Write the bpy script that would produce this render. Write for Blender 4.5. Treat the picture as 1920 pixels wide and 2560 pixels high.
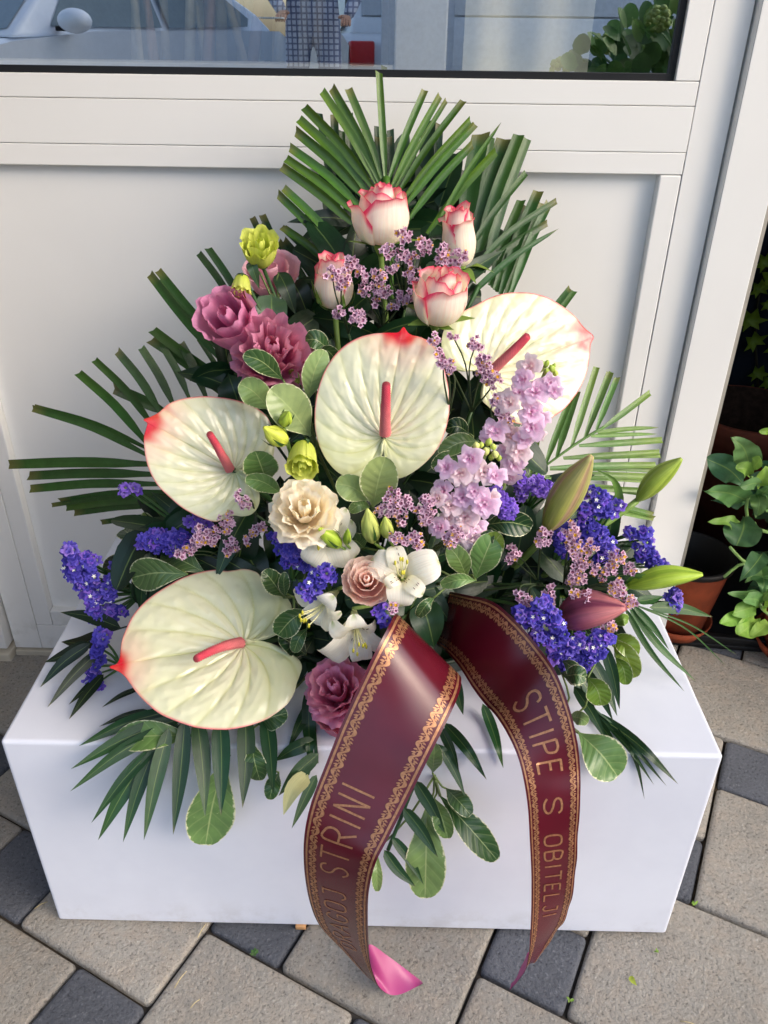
import bpy, bmesh, math, random
import numpy as np
from mathutils import Vector, Matrix
random.seed(7); RNG = np.random.default_rng(7)
sc = bpy.context.scene
for o in list(bpy.data.objects): bpy.data.objects.remove(o)
COL = sc.collection

# ------------------------------------------------------------------ camera
CAM_F, YAW, PITCH, ROLL = 2000.03, -0.0105, 0.5372, 0.0126        # focal length in photo pixels (1920 wide)
CAM = np.array([0.0258, -0.5461, 0.886])
_f = np.array([math.sin(YAW)*math.cos(PITCH), math.cos(YAW)*math.cos(PITCH), -math.sin(PITCH)])
_r = np.array([math.cos(YAW), -math.sin(YAW), 0.0]); _u = np.cross(_r, _f)
CR = _r*math.cos(ROLL) + _u*math.sin(ROLL); CU = -_r*math.sin(ROLL) + _u*math.cos(ROLL)
cam = bpy.data.cameras.new('camera'); camo = bpy.data.objects.new('camera', cam); COL.objects.link(camo)
M = Matrix.Identity(4)
for i in range(3):
    M[i][0] = CR[i]; M[i][1] = CU[i]; M[i][2] = -_f[i]; M[i][3] = CAM[i]
camo.matrix_world = M
cam.sensor_fit = 'HORIZONTAL'; cam.sensor_width = 36.0; cam.lens = 36.0*CAM_F/1920.0
cam.clip_start = 0.02; cam.clip_end = 500.0
sc.camera = camo

# ------------------------------------------------------------------ light
SUN_AZ, SUN_EL = math.radians(122), math.radians(33)     # azimuth from +Y (north) clockwise: from the right of the shop front
w = bpy.data.worlds.new('World'); sc.world = w; w.use_nodes = True
nt = w.node_tree; nt.nodes.clear()
sky = nt.nodes.new('ShaderNodeTexSky'); sky.sky_type = 'NISHITA'; sky.sun_disc = False
sky.sun_elevation = SUN_EL; sky.sun_rotation = SUN_AZ
sky.air_density = 1.0; sky.dust_density = 3.0; sky.ozone_density = 1.0
bg = nt.nodes.new('ShaderNodeBackground'); bg.inputs[1].default_value = 0.15
wo = nt.nodes.new('ShaderNodeOutputWorld')
nt.links.new(sky.outputs[0], bg.inputs[0]); nt.links.new(bg.outputs[0], wo.inputs[0])
sl = bpy.data.lights.new('sun', 'SUN'); sl.energy = 0.6; sl.angle = math.radians(70); sl.color = (1.0, 0.98, 0.95)
so = bpy.data.objects.new('sun', sl); COL.objects.link(so)
d = Vector((math.sin(SUN_AZ)*math.cos(SUN_EL), math.cos(SUN_AZ)*math.cos(SUN_EL), math.sin(SUN_EL)))
so.rotation_euler = d.to_track_quat('Z', 'Y').to_euler()
sc.view_settings.view_transform = 'Standard'; sc.view_settings.look = 'None'
sc.view_settings.gamma = 1.0; sc.view_settings.use_curve_mapping = False
sc.view_settings.exposure = 1.25
sc.cycles.max_bounces = 10; sc.cycles.transparent_max_bounces = 16; sc.cycles.caustics_reflective = False
sc.cycles.use_denoising = True

# ------------------------------------------------------------------ helpers
def at(u, v, Y):
    """photo pixel (1920x2560) on the vertical plane y = Y -> world point"""
    dd = _f + CR*(u-960)/CAM_F + CU*(1280-v)/CAM_F
    return CAM + dd*((Y-CAM[1])/dd[1])
def onz(u, v, z=0.0):
    dd = _f + CR*(u-960)/CAM_F + CU*(1280-v)/CAM_F
    return CAM + dd*((z-CAM[2])/dd[2])
def mpp(p):
    """metres per photo pixel at world point p"""
    return float(np.dot(np.asarray(p)-CAM, _f))/CAM_F
ZOOM = dict(R3=(600,150,1.8433), R4=(300,500,2.37), R5=(750,650,1.8433), R6=(1200,1000,2.304), R7=(0,850,2.304),
            R8=(100,1300,2.0738), Q1=(600,1150,2.552), Q2=(700,1450,2.0738), Q3=(0,1600,1.728), Q4=(960,1600,1.728),
            M1=(850,420,4.1475), M2=(1050,1150,4.1475), K4=(380,560,3.95), K5=(650,1350,4.74), K6=(1050,880,4.2526),
            G2=(1550,1380,4.2533), G6=(1700,1050,3.6864), S=(0,0,1.0))
def zp(k, x, y):
    a, b, s = ZOOM[k]; return (a+x/s, b+y/s)
def nrm(v):
    v = np.asarray(v, float); n = np.linalg.norm(v); return v/n if n > 1e-12 else v
def srgb(r, g, b):
    f = lambda c: (c/255/12.92) if c/255 <= .04045 else ((c/255+.055)/1.055)**2.4
    return np.array([f(r), f(g), f(b)])
def smooth(a, b, x):
    t = np.clip((np.asarray(x, float)-a)/(b-a), 0, 1); return t*t*(3-2*t)
def spline(P, n, closed=False):
    """Catmull-Rom through rows of P, n samples, spaced by chord length"""
    P = np.asarray(P, float)
    if closed: P = np.vstack([P[-1], P, P[0], P[1]])
    else: P = np.vstack([2*P[0]-P[1], P, 2*P[-1]-P[-2]])
    m = len(P)-3
    dl = np.linalg.norm(np.diff(P[1:m+2, :3], axis=0), axis=1); dl = np.maximum(dl, 1e-9)
    cum = np.concatenate([[0], np.cumsum(dl)]); s = np.linspace(0, cum[-1], n, endpoint=not closed)
    k = np.clip(np.searchsorted(cum, s, side='right')-1, 0, m-1); t = ((s-cum[k])/dl[k])[:, None]
    p0, p1, p2, p3 = P[k], P[k+1], P[k+2], P[k+3]
    return .5*((2*p1)+(-p0+p2)*t+(2*p0-5*p1+4*p2-p3)*t**2+(-p0+3*p1-3*p2+p3)*t**3)
def grid_faces(nr, nc, wrap=False, off=0):
    F = []
    for i in range(nr-1):
        for j in range(nc if wrap else nc-1):
            a = i*nc+j; b = i*nc+(j+1) % nc
            F.append((off+a, off+b, off+b+nc, off+a+nc))
    return F

class Thing:
    def __init__(s, name, label, cat, base=(0,0,0), group=None, rotz=0.0, kind=None):
        s.o = bpy.data.objects.new(name, None); COL.objects.link(s.o); s.o.empty_display_size = .02
        s.base = np.asarray(base, float); s.o.location = s.base; s.o.rotation_euler = (0, 0, rotz)
        s.local = abs(rotz) > 0
        if kind: s.o['kind'] = kind
        else:
            s.o['label'] = label; s.o['category'] = cat
        if group: s.o['group'] = group
    def mesh(s, name, V, F, mat, col=None, uv=None, parent=None, flat=False, kind=None):
        V = np.asarray(V, float)
        o = new_obj(name, new_mesh(name, V-(0 if s.local else s.base), F, mat, col, uv, flat)); o.parent = parent or s.o
        if kind: o['kind'] = kind
        return o
    def inst(s, name, me, mtx, parent=None):
        o = new_obj(name, me); o.parent = parent or s.o
        m = Matrix([list(r) for r in mtx]); m.translation = m.translation-Vector(s.base); o.matrix_local = m
        return o
def new_mesh(name, V, F, mat, col=None, uv=None, flat=False):
    me = bpy.data.meshes.new(name); V = np.asarray(V, float)
    me.from_pydata(V.tolist(), [], F)
    if mat is not None:
        for m_ in (mat if isinstance(mat, (list, tuple)) else [mat]): me.materials.append(m_)
    if not flat: me.polygons.foreach_set('use_smooth', [True]*len(me.polygons))
    if col is not None:
        ca = me.color_attributes.new('Col', 'FLOAT_COLOR', 'POINT')
        c = np.ones((len(V), 4)); col = np.asarray(col, float)
        c[:, :3] = col if col.ndim == 2 else col[None, :]
        ca.data.foreach_set('color', c.ravel())
    if uv is not None:
        ul = me.uv_layers.new(name='UVMap'); li = np.zeros(len(me.loops), int); me.loops.foreach_get('vertex_index', li)
        ul.data.foreach_set('uv', np.asarray(uv, float)[li].ravel())
    me.update(); return me
def new_obj(name, me):
    o = bpy.data.objects.new(name, me); COL.objects.link(o); return o
def tag(o, label, cat, group=None):
    o['label'] = label; o['category'] = cat
    if group: o['group'] = group
    return o
def struct(o):
    o['kind'] = 'structure'; return o
def box_vf(x0, x1, y0, y1, z0, z1, bev=0.0):
    bm = bmesh.new(); bmesh.ops.create_cube(bm, size=1)
    for v in bm.verts:
        v.co = Vector((x0+(v.co.x+.5)*(x1-x0), y0+(v.co.y+.5)*(y1-y0), z0+(v.co.z+.5)*(z1-z0)))
    if bev > 0: bmesh.ops.bevel(bm, geom=bm.edges[:], offset=bev, segments=2, profile=.5, affect='EDGES')
    bm.verts.index_update()
    V = [tuple(v.co) for v in bm.verts]; F = [tuple(v.index for v in f.verts) for f in bm.faces]; bm.free()
    return V, F
def join(parts):
    V = []; F = []; C = []; U = []; hasc = len(parts[0]) > 2; n = 0
    for p in parts:
        V.append(np.asarray(p[0], float)); F += [tuple(i+n for i in f) for f in p[1]]; n += len(p[0])
        if hasc: C.append(np.asarray(p[2], float) if np.asarray(p[2]).ndim == 2 else np.repeat(np.asarray(p[2], float)[None], len(p[0]), 0))
        if len(p) > 3: U.append(p[3])
    return (np.vstack(V), F, np.vstack(C) if hasc else None, np.vstack(U) if U else None)
def tube(pts, rad, ns=6, n=None, cap=True):
    P = spline(pts, n) if n else np.asarray(pts, float); m = len(P)
    rad = np.interp(np.linspace(0, 1, m), np.linspace(0, 1, len(rad)), rad) if np.ndim(rad) else np.full(m, rad)
    T = np.gradient(P, axis=0); V = []; up = np.array([.13, .31, .94])
    prev = None
    for i in range(m):
        t = nrm(T[i]); a = np.cross(up, t) if prev is None else prev-t*np.dot(prev, t)
        if np.linalg.norm(a) < 1e-6: a = np.cross([1, 0, 0], t)
        a = nrm(a); prev = a; b = np.cross(t, a)
        for k in range(ns):
            q = 2*math.pi*k/ns; V.append(P[i]+rad[i]*(a*math.cos(q)+b*math.sin(q)))
    F = grid_faces(m, ns, True)
    if cap: F.append(tuple(range(ns))[::-1]); F.append(tuple((m-1)*ns+k for k in range(ns)))
    return np.array(V), F
def basis(axis, hint=(0, 0, 1)):
    z = nrm(axis); x = np.cross(hint, z)
    if np.linalg.norm(x) < 1e-4: x = np.cross((0, 1, 0), z)
    x = nrm(x); return x, np.cross(z, x), z
def mtx(x, y, z, p, s=1.0):
    return [[x[0]*s, y[0]*s, z[0]*s, p[0]], [x[1]*s, y[1]*s, z[1]*s, p[1]], [x[2]*s, y[2]*s, z[2]*s, p[2]], [0, 0, 0, 1]]

# ------------------------------------------------------------------ materials
class NT:
    def __init__(s, name):
        s.m = bpy.data.materials.new(name); s.m.use_nodes = True; s.t = s.m.node_tree; s.t.nodes.clear()
        s.out = s.n('ShaderNodeOutputMaterial')
    def n(s, t, **kw):
        nd = s.t.nodes.new(t)
        for k, v in kw.items(): setattr(nd, k, v)
        return nd
    def l(s, a, b): s.t.links.new(a, b)
    def val(s, sock, v):
        if hasattr(v, 'is_output') or hasattr(v, 'links'): s.l(v, sock)
        else: sock.default_value = v
    def math(s, op, a, b=None, c=None, clamp=False):
        nd = s.n('ShaderNodeMath', operation=op, use_clamp=clamp); s.val(nd.inputs[0], a)
        if b is not None: s.val(nd.inputs[1], b)
        if c is not None: s.val(nd.inputs[2], c)
        return nd.outputs[0]
    def mix(s, f, a, b, mode='MIX'):
        nd = s.n('ShaderNodeMix', data_type='RGBA', blend_type=mode); s.val(nd.inputs[0], f)
        for k, x in ((6, a), (7, b)):
            if isinstance(x, (tuple, list, np.ndarray)): nd.inputs[k].default_value = (*[float(q) for q in x[:3]], 1)
            else: s.l(x, nd.inputs[k])
        return nd.outputs[2]
    def noise(s, scale, detail=3, rough=.5, vec=None, out=0, dist=0):
        nd = s.n('ShaderNodeTexNoise'); nd.inputs['Scale'].default_value = scale; nd.inputs['Detail'].default_value = detail
        nd.inputs['Roughness'].default_value = rough; nd.inputs['Distortion'].default_value = dist
        if vec is not None: s.l(vec, nd.inputs['Vector'])
        return nd.outputs[out]
    def ramp(s, f, lo, hi):
        nd = s.n('ShaderNodeMapRange', clamp=True); s.l(f, nd.inputs[0]); nd.inputs[1].default_value = lo; nd.inputs[2].default_value = hi
        nd.interpolation_type = 'SMOOTHSTEP'; return nd.outputs[0]
    def coord(s, k='Object'): return s.n('ShaderNodeTexCoord').outputs[k]
    def scale(s, vec, sx, sy, sz):
        nd = s.n('ShaderNodeMapping'); s.l(vec, nd.inputs[0]); nd.inputs['Scale'].default_value = (sx, sy, sz); return nd.outputs[0]
    def attr(s, k='Col'): return s.n('ShaderNodeAttribute', attribute_name=k).outputs['Color']
    def bump(s, h, strength=.3, dist=.001):
        nd = s.n('ShaderNodeBump'); nd.inputs['Strength'].default_value = strength; nd.inputs['Distance'].default_value = dist
        s.l(h, nd.inputs['Height']); return nd.outputs[0]
    def bsdf(s, color, rough=.5, spec=.5, metal=0, normal=None, transl=0, tcol=None, coat=0, sheen=0):
        b = s.n('ShaderNodeBsdfPrincipled')
        if isinstance(color, (tuple, list, np.ndarray)): b.inputs['Base Color'].default_value = (*[float(q) for q in color[:3]], 1)
        else: s.l(color, b.inputs['Base Color'])
        s.val(b.inputs['Roughness'], rough); b.inputs['Specular IOR Level'].default_value = spec
        s.val(b.inputs['Metallic'], metal); b.inputs['Coat Weight'].default_value = coat; b.inputs['Coat Roughness'].default_value = .1
        b.inputs['Sheen Weight'].default_value = sheen
        if normal is not None: s.l(normal, b.inputs['Normal'])
        if transl:
            tr = s.n('ShaderNodeBsdfTranslucent'); c = tcol if tcol is not None else color
            if isinstance(c, (tuple, list, np.ndarray)): tr.inputs[0].default_value = (*[float(q) for q in c[:3]], 1)
            else: s.l(c, tr.inputs[0])
            if normal is not None: s.l(normal, tr.inputs['Normal'])
            mx = s.n('ShaderNodeMixShader'); mx.inputs[0].default_value = transl
            s.l(b.outputs[0], mx.inputs[1]); s.l(tr.outputs[0], mx.inputs[2]); s.l(mx.outputs[0], s.out.inputs[0])
        else: s.l(b.outputs[0], s.out.inputs[0])
        return s.m
def plain(name, color, rough=.5, spec=.5, metal=0, var=.06, scale=30, bump=0, bscale=200, coat=0):
    k = NT(name); co = k.coord(); n = k.noise(scale, 4, .6, co)
    c = k.mix(k.ramp(n, .3, .7), np.asarray(color)*(1-var), np.clip(np.asarray(color)*(1+var), 0, 1))
    nm = k.bump(k.noise(bscale, 4, .6, co), bump, .001) if bump else None
    r = k.math('ADD', k.math('MULTIPLY', k.noise(scale*2, 3, .5, co), .12), rough-.06)
    return k.bsdf(c, r, spec, metal, nm, coat=coat)
# ------------------------------------------------------------------ setting: ground and pavement
def m_paver(name, base, dark, light, stain):
    k = NT(name); co = k.coord('Object'); ge = k.n('ShaderNodeNewGeometry').outputs['Position']
    oi = k.n('ShaderNodeObjectInfo').outputs['Random']
    big = k.noise(9, 4, .6, ge); fine = k.noise(260, 5, .65, ge); mid = k.noise(45, 4, .6, ge)
    c = k.mix(k.ramp(big, .3, .72), base*.86, base*1.1)
    c = k.mix(k.ramp(mid, .38, .7), c, stain, 'MIX') if stain is not None else c
    c = k.mix(k.math('MULTIPLY', k.ramp(fine, .56, .75), .75), c, light)
    c = k.mix(k.math('MULTIPLY', k.ramp(fine, .47, .30), .8), c, dark)
    vo = k.n('ShaderNodeTexVoronoi'); vo.inputs['Scale'].default_value = 420; k.l(ge, vo.inputs['Vector'])
    c = k.mix(k.math('MULTIPLY', k.ramp(vo.outputs['Distance'], .16, .05), k.ramp(k.noise(70, 2, .5, ge), .5, .62)), c, dark)
    hs = k.n('ShaderNodeHueSaturation'); k.l(c, hs.inputs['Color']); k.l(k.math('ADD', k.math('MULTIPLY', oi, .26), .87), hs.inputs['Value'])
    h = k.math('ADD', k.math('MULTIPLY', fine, .8), k.math('MULTIPLY', k.noise(120, 5, .7, ge), 1.0))
    h = k.math('ADD', h, k.math('MULTIPLY', k.ramp(vo.outputs['Distance'], 0, .25), .35))
    return k.bsdf(hs.outputs[0], .85, .3, 0, k.bump(h, 1.0, .0028))
MP_TAN = m_paver('paver_tan', srgb(155, 151, 143), srgb(96, 92, 86), srgb(193, 189, 181), srgb(160, 152, 141))
MP_DARK = m_paver('paver_charcoal', srgb(88, 91, 98), srgb(52, 54, 60), srgb(126, 128, 134), None)
def m_ground():
    k = NT('ground_sand'); ge = k.n('ShaderNodeNewGeometry').outputs['Position']
    c = k.mix(k.ramp(k.noise(60, 5, .7, ge), .35, .65), srgb(30, 26, 22), srgb(74, 64, 52))
    c = k.mix(k.ramp(k.noise(.6, 3, .5, ge), .4, .6), c, srgb(70, 68, 66))
    return k.bsdf(c, .95, .2, 0, k.bump(k.noise(300, 5, .7, ge), .7, .003))
g = struct(new_obj('ground', new_mesh('ground', [(-60,-60,-.009),(60,-60,-.009),(60,60,-.009),(-60,60,-.009)], [(0,1,2,3)], m_ground())))
def paver_mesh(name, sz, mat, seed):
    r = random.Random(seed); n = 8 if sz > .15 else 5; gap = .0036; h = sz-gap; bm = bmesh.new()
    R = .006; V = []; F = []
    # rounded-square rings: top plateau, chamfer, skirt
    def ring(inset, z, rr):
        pts = []; e = h/2-inset
        for cx, cy, a0 in ((1,1,0),(-1,1,90),(-1,-1,180),(1,-1,270)):
            for a in (0, 30, 60, 90):
                q = math.radians(a0+a); pts.append((cx*(e-rr)+rr*math.cos(q)+r.uniform(-.0003,.0003), cy*(e-rr)+rr*math.sin(q)+r.uniform(-.0003,.0003), z+r.uniform(-.0002,.0002)))
        return pts
    for a in (ring(0, -.03, R), ring(0, -.0042, R), ring(.0012, -.0018, R), ring(.0035, -.0003, R), ring(.007, 0, R)): V += a
    F = grid_faces(5, 16, True); F.append(tuple(64+i for i in range(16)))
    return new_mesh(name, V, F, mat)
pav = bpy.data.objects.new('pavement', None); COL.objects.link(pav); struct(pav)
PA = np.array([math.cos(math.radians(26.5)), -math.sin(math.radians(26.5))]); PB = np.array([-PA[1], PA[0]])
TM = [paver_mesh('paving_stone', .197, MP_TAN, i) for i in range(3)]; DM = [paver_mesh('paving_stone', .0985, MP_DARK, 9+i) for i in range(3)]
npv = 0
for a in range(-9, 10):
    for b in range(-9, 10):
        di, dj = -2+a*1+b*2, -1+a*2-b*1
        for sz, oi_, oj, ms in ((1, 0, 0, DM), (2, 1, 0, TM)):
            ci, cj = di+oi_+sz/2, dj+oj+sz/2
            p = PA*(.0385+.0985*ci)+PB*(.0165+.0985*cj)
            if not (-.95 < p[0] < 1.15 and -.55 < p[1] < 1.25): continue
            if sz == 2: pass
            o = new_obj('paving_stone', random.choice(ms)); o.parent = pav
            o.location = (p[0], p[1], random.uniform(-.0012, .0012)); o.rotation_euler = (random.uniform(-.004,.004), random.uniform(-.004,.004), math.radians(-26.5+90*random.randint(0,3))+random.uniform(-.004,.004)); npv += 1

# ------------------------------------------------------------------ white box the flowers stand on
BH, BD = .2944, .40
def m_box():
    k = NT('white_box_board'); co = k.coord(); n = k.noise(7, 4, .6, co)
    c = k.mix(k.ramp(n, .3, .7), srgb(219, 223, 235), srgb(227, 231, 242))
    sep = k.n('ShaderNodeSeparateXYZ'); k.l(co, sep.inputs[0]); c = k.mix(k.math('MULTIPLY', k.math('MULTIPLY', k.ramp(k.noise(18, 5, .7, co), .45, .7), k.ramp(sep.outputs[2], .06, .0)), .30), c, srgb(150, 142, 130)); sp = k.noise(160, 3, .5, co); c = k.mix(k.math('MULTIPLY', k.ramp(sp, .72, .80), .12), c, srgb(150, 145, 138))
    return k.bsdf(c, .38, .4, 0, k.bump(k.noise(14, 2, .5, co), .05, .002))
MBOX = m_box()
bx = Thing('display_box', 'long white box with smooth sides that the flower arrangement stands on', 'box', (0, 0, 0))
bm = bmesh.new(); bmesh.ops.create_cube(bm, size=1)
for v in bm.verts: v.co = Vector((v.co.x*.70, (v.co.y+.5)*BD, .004+(v.co.z+.5)*(BH-.004)))
bmesh.ops.bevel(bm, geom=bm.edges[:], offset=.0042, segments=4, profile=.5, affect='EDGES')
bm.verts.index_update()
bx.mesh('body', [tuple(v.co) for v in bm.verts], [tuple(v.index for v in f.verts) for f in bm.faces], MBOX, flat=True); bm.free()
MWOOD = plain('pale_wood', srgb(196, 150, 104), .6, .3, var=.15, scale=60)
for x, y in ((-.07, .006), (.24, .03), (-.30, .03), (-.30, .36), (.30, .36)):
    V, F = box_vf(x-.006, x+.006, y-.008, y+.02, -.001, .0052, .001); bx.mesh('foot', V, F, MWOOD)

# ------------------------------------------------------------------ shop door (cream aluminium) and its frame
def m_alu(name, c):
    k = NT(name); co = k.coord(); n = k.noise(3, 4, .6, co)
    cc = k.mix(k.ramp(n, .3, .7), c*.975, np.clip(c*1.015, 0, 1))
    d = k.noise(90, 4, .7, co); cc = k.mix(k.math('MULTIPLY', k.ramp(d, .7, .85), .10), cc, srgb(150, 145, 130))
    sep = k.n('ShaderNodeSeparateXYZ'); k.l(co, sep.inputs[0])
    dirt = k.math('MULTIPLY', k.ramp(k.noise(25, 4, .6, co), .5, .75), k.ramp(sep.outputs[2], .16, 0))
    cc = k.mix(k.math('MULTIPLY', dirt, .35), cc, srgb(150, 142, 122))
    return k.bsdf(cc, .36, .45, 0, k.bump(k.noise(700, 2, .5, co), .03, .0003))
MALU = m_alu('cream_lacquer', srgb(236, 235, 231)); MGAP = plain('dark_gap', srgb(38, 38, 36), .8, .2); MRUB = plain('rubber_gasket', srgb(16, 17, 20), .5, .4)
WY, WROT = .4562, -.0088
dr = Thing('shop_door', 'cream white glazed shop door with a recessed lower panel behind the flowers', 'door', (0, WY, 0), rotz=WROT)
def dbox(name, x0, x1, y0, y1, z0, z1, mat=MALU, bev=.0006, parent=None):
    V, F = box_vf(x0, x1, y0, y1, z0, z1, bev); return dr.mesh(name, V, F, mat, parent=parent, flat=True)
ZT = 2.05; XL = -.588
dbox('stile', .3555, .397, .000, .05, .014, ZT)               # right outer stile strip
dbox('stile', XL, -.5445, .000, .05, .014, ZT)
dbox('rail', -.5440, .3548, .000, .05, .7750, .8216)          # middle of the lock rail
dbox('rail', -.5440, .3548, .0002, .05, .014, .0615)
dbox('bead', -.5440, .3548, .0004, .03, .8222, .8462, bev=.0009)   # glazing bead under the pane
dbox('bead', -.5440, .3548, .0003, .03, .7513, .7744, bev=.0009)   # bead over the panel
dbox('bead', .3285, .3548, .0004, .03, .8468, ZT, bev=.0009)
dbox('bead', -.5440, -.5177, .0004, .03, .8468, ZT, bev=.0009)
dbox('bead', .3300, .3548, .0005, .03, .0622, .7506, bev=.0016)
dbox('bead', -.5440, -.5177, .0005, .03, .0622, .7506, bev=.0016)
dbox('bead', -.5170, .3293, .0006, .03, .0622, .0900, bev=.0016)
dbox('panel', -.5175, .3300, .0145, .03, .0880, .7516)
dbox('core', -.586, .396, .031, .049, .016, .80, MGAP, 0)
dbox('gasket', -.5177, .3285, .006, .016, .8455, .8535, MRUB, .0005)
dbox('gasket', .3215, .3290, .006, .016, .8525, ZT, MRUB, .0005)
kg = NT('window_glass')
gl = kg.n('ShaderNodeBsdfGlossy'); gl.inputs['Roughness'].default_value = 0.004; gl.inputs[0].default_value = (.92, .97, 1, 1)
tr = kg.n('ShaderNodeBsdfTransparent'); tr.inputs[0].default_value = (.95, .97, .96, 1)
mx = kg.n('ShaderNodeMixShader'); mx.inputs[0].default_value = .52
kg.l(tr.outputs[0], mx.inputs[1]); kg.l(gl.outputs[0], mx.inputs[2]); kg.l(mx.outputs[0], kg.out.inputs[0]); MGLASS = kg.m
dr.mesh('glass_pane', [(-.53,.0105,.84),(.33,.0105,.84),(.33,.0105,ZT),(-.53,.0105,ZT)], [(0,1,2,3)], MGLASS, flat=True)
# fixed frame round the door
fr = Thing('door_frame', 'cream door frame post standing out at the right of the shop door', 'door frame', (0, WY, 0), rotz=WROT)
def fbox(name, x0, x1, y0, y1, z0, z1, mat=MALU, bev=.0015):
    V, F = box_vf(x0, x1, y0, y1, z0, z1, bev); return fr.mesh(name, V, F, mat, flat=True)
fbox('post', .3995, .4560, -.0135, .06, -.002, ZT+.1)
fbox('lip', .4, .4018, -.0132, -.0118, .0, ZT, MGAP, 0)
fl = Thing('door_frame', 'cream hinge side frame of the shop door, only its foot showing at far left', 'door frame', (0, WY, 0), rotz=WROT)
V, F = box_vf(-.66, -.5915, -.0185, .06, .026, ZT+.1, .0015); fl.mesh('post', V, F, MALU, flat=True)
V, F = box_vf(-.80, -.590, -.020, .06, -.004, .016, .002); fl.mesh('sill', V, F, plain('sill_stone', srgb(196, 188, 170), .7, .3))
th = Thing('threshold', 'pale stone threshold strip under the shop door', 'threshold', (0, WY, 0), rotz=WROT)
V, F = box_vf(-.589, .398, -.004, .07, -.006, .0105, .002); th.mesh('slab', V, F, plain('threshold_stone', srgb(190, 182, 164), .7, .3))
# the shop behind the glass: inner frame, sill, sticks, blind, room
MWALL = plain('room_wall', srgb(168, 164, 154), .9, .2); MDARK = plain('room_dark', srgb(52, 50, 46), .8, .3)
rm = Thing('shop_interior', 'dim shop room seen through the door glass', 'room', kind='structure')
for nm, b_, mt in (('room_floor', (-2.2, .455, .52, 3.2, -.008, .002), MDARK), ('room_back_wall', (-2.2, .455, 3.2, 3.3, 0, 2.6), MWALL),
                   ('room_side_wall', (-2.3, -2.2, .52, 3.3, 0, 2.6), MWALL), ('room_side_wall', (.456, .50, .53, 3.3, -.01, 2.9), MWALL), ('room_ceiling', (-2.2, .455, .52, 3.2, 2.6, 2.7), MWALL)):
    V, F = box_vf(*b_); rm.mesh(nm, V, F, mt, flat=True)
shopw = Thing('shop_wall', 'white rendered shop wall above and beside the door', 'wall')
MREND = plain('white_render', srgb(226, 223, 214), .85, .2, bump=.2)
for b_ in ((-4.5, -.662, WY+.004, WY+.06, -.006, 3.4), (-.662, .46, WY+.004, WY+.06, ZT+.12, 3.4)):
    V, F = box_vf(*b_); shopw.mesh('wall', V, F, MREND, flat=True)
inf = Thing('inner_window_frame', 'white inner window frame seen behind the door glass', 'window frame', (0, .53, .84))
MWHITE = plain('white_frame', srgb(226, 226, 220), .4, .4)
for b_ in ((.020, .078, .480, .56, .845, 2.1), (-.6, .0195, .482, .56, .838, .8575), (.0785, .45, .482, .5575, .838, .8505)):
    V, F = box_vf(*b_, .002); inf.mesh('frame_bar', V, F, MWHITE, flat=True)
V, F = box_vf(0.0130, .0195, .49, .55, .858, 2.1, .0005); inf.mesh('gasket', V, F, MRUB)
sill = Thing('inner_sill', 'dark inner window sill behind the glass', 'sill', (0, .6, .8))
V, F = box_vf(-.62, .45, .562, .95, .80, .845, .003); sill.mesh('board', V, F, plain('sill_dark', srgb(70, 72, 74), .5, .4))
bl = Thing('curtain', 'cream fabric blind hanging behind the right of the glass', 'curtain', (.2, .63, .86))
def curtain(x0, x1, y, z0, z1):
    V = []
    for i in range(2):
        for j in range(60):
            x = x0+(x1-x0)*j/59; V.append((x, y+.006*math.sin(x*95)+.003*math.sin(x*41+1), z0 if i == 0 else z1))
    return V, grid_faces(2, 60)
V, F = curtain(.098, .240, .505, .851, 2.1); bl.mesh('cloth', V, F, plain('blind_cloth', srgb(248, 244, 224), .8, .2))
reed = Thing('dried_reeds', 'bundle of dried pale reed stalks standing behind the door glass', 'dried reeds', (-.24, .75, .845))
MREED = [plain('reed_a', srgb(206, 190, 156), .7, .3, var=.2), plain('reed_b', srgb(176, 140, 122), .7, .3, var=.2), plain('reed_c', srgb(222, 214, 190), .7, .3, var=.2)]
for i in range(26):
    x = -.34+.26*random.random(); y = .60+.10*random.random(); lx = random.gauss(0, .10); r_ = random.uniform(.003, .008)
    V, F = tube([(x, y, .846), (x+lx*.5, y+.02, 1.25), (x+lx, y+.03, 1.7)], [r_, r_*.9, r_*.6], 8, 6); reed.mesh('stalk', V, F, random.choice(MREED))
# ------------------------------------------------------------------ plant library
def m_plant(name, rough=.5, transl=.2, streak=.0, sfreq=45, spec=.45, bump=0, bscale=120, var=.12, midrib=0, coat=0, tmul=1.25):
    k = NT(name); c = k.attr(); uv = k.coord('UV'); ob = k.coord('Object')
    n = k.noise(70, 4, .6, ob)
    c = k.mix(k.ramp(n, .25, .75), k.mix(1, c, (1-var,)*3, 'MULTIPLY'), k.mix(1, c, (1+var,)*3, 'MULTIPLY'))
    h = None
    if streak:
        s = k.noise(1, 3, .6, k.scale(uv, sfreq, 2.2, 1)); sr = k.ramp(s, .35, .7)
        c = k.mix(k.math('MULTIPLY', sr, streak), c, k.mix(1, c, (1.55, 1.4, 1.5), 'MULTIPLY')); h = s
    if midrib:
        sep = k.n('ShaderNodeSeparateXYZ'); k.l(uv, sep.inputs[0])
        dd = k.math('ABSOLUTE', k.math('SUBTRACT', sep.outputs[0], .5))
        c = k.mix(k.math('MULTIPLY', k.ramp(dd, .035, .008), midrib), c, srgb(150, 176, 96))
    if bump: h = k.noise(bscale, 4, .6, ob)
    nm = k.bump(h, bump or .25, .0012) if h is not None else None
    t = k.mix(1, c, (tmul, tmul, tmul*.8), 'MULTIPLY')
    return k.bsdf(c, rough, spec, 0, nm, transl, t, coat=coat)
MPALM = m_plant('palm_leaf', .27, .12, .7, 60, .6)
MGRASS = m_plant('lance_leaf', .34, .14, .35, 40, .5, midrib=.35)
MSTEM = m_plant('stem_green', .5, 0, .2, 20)
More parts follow.
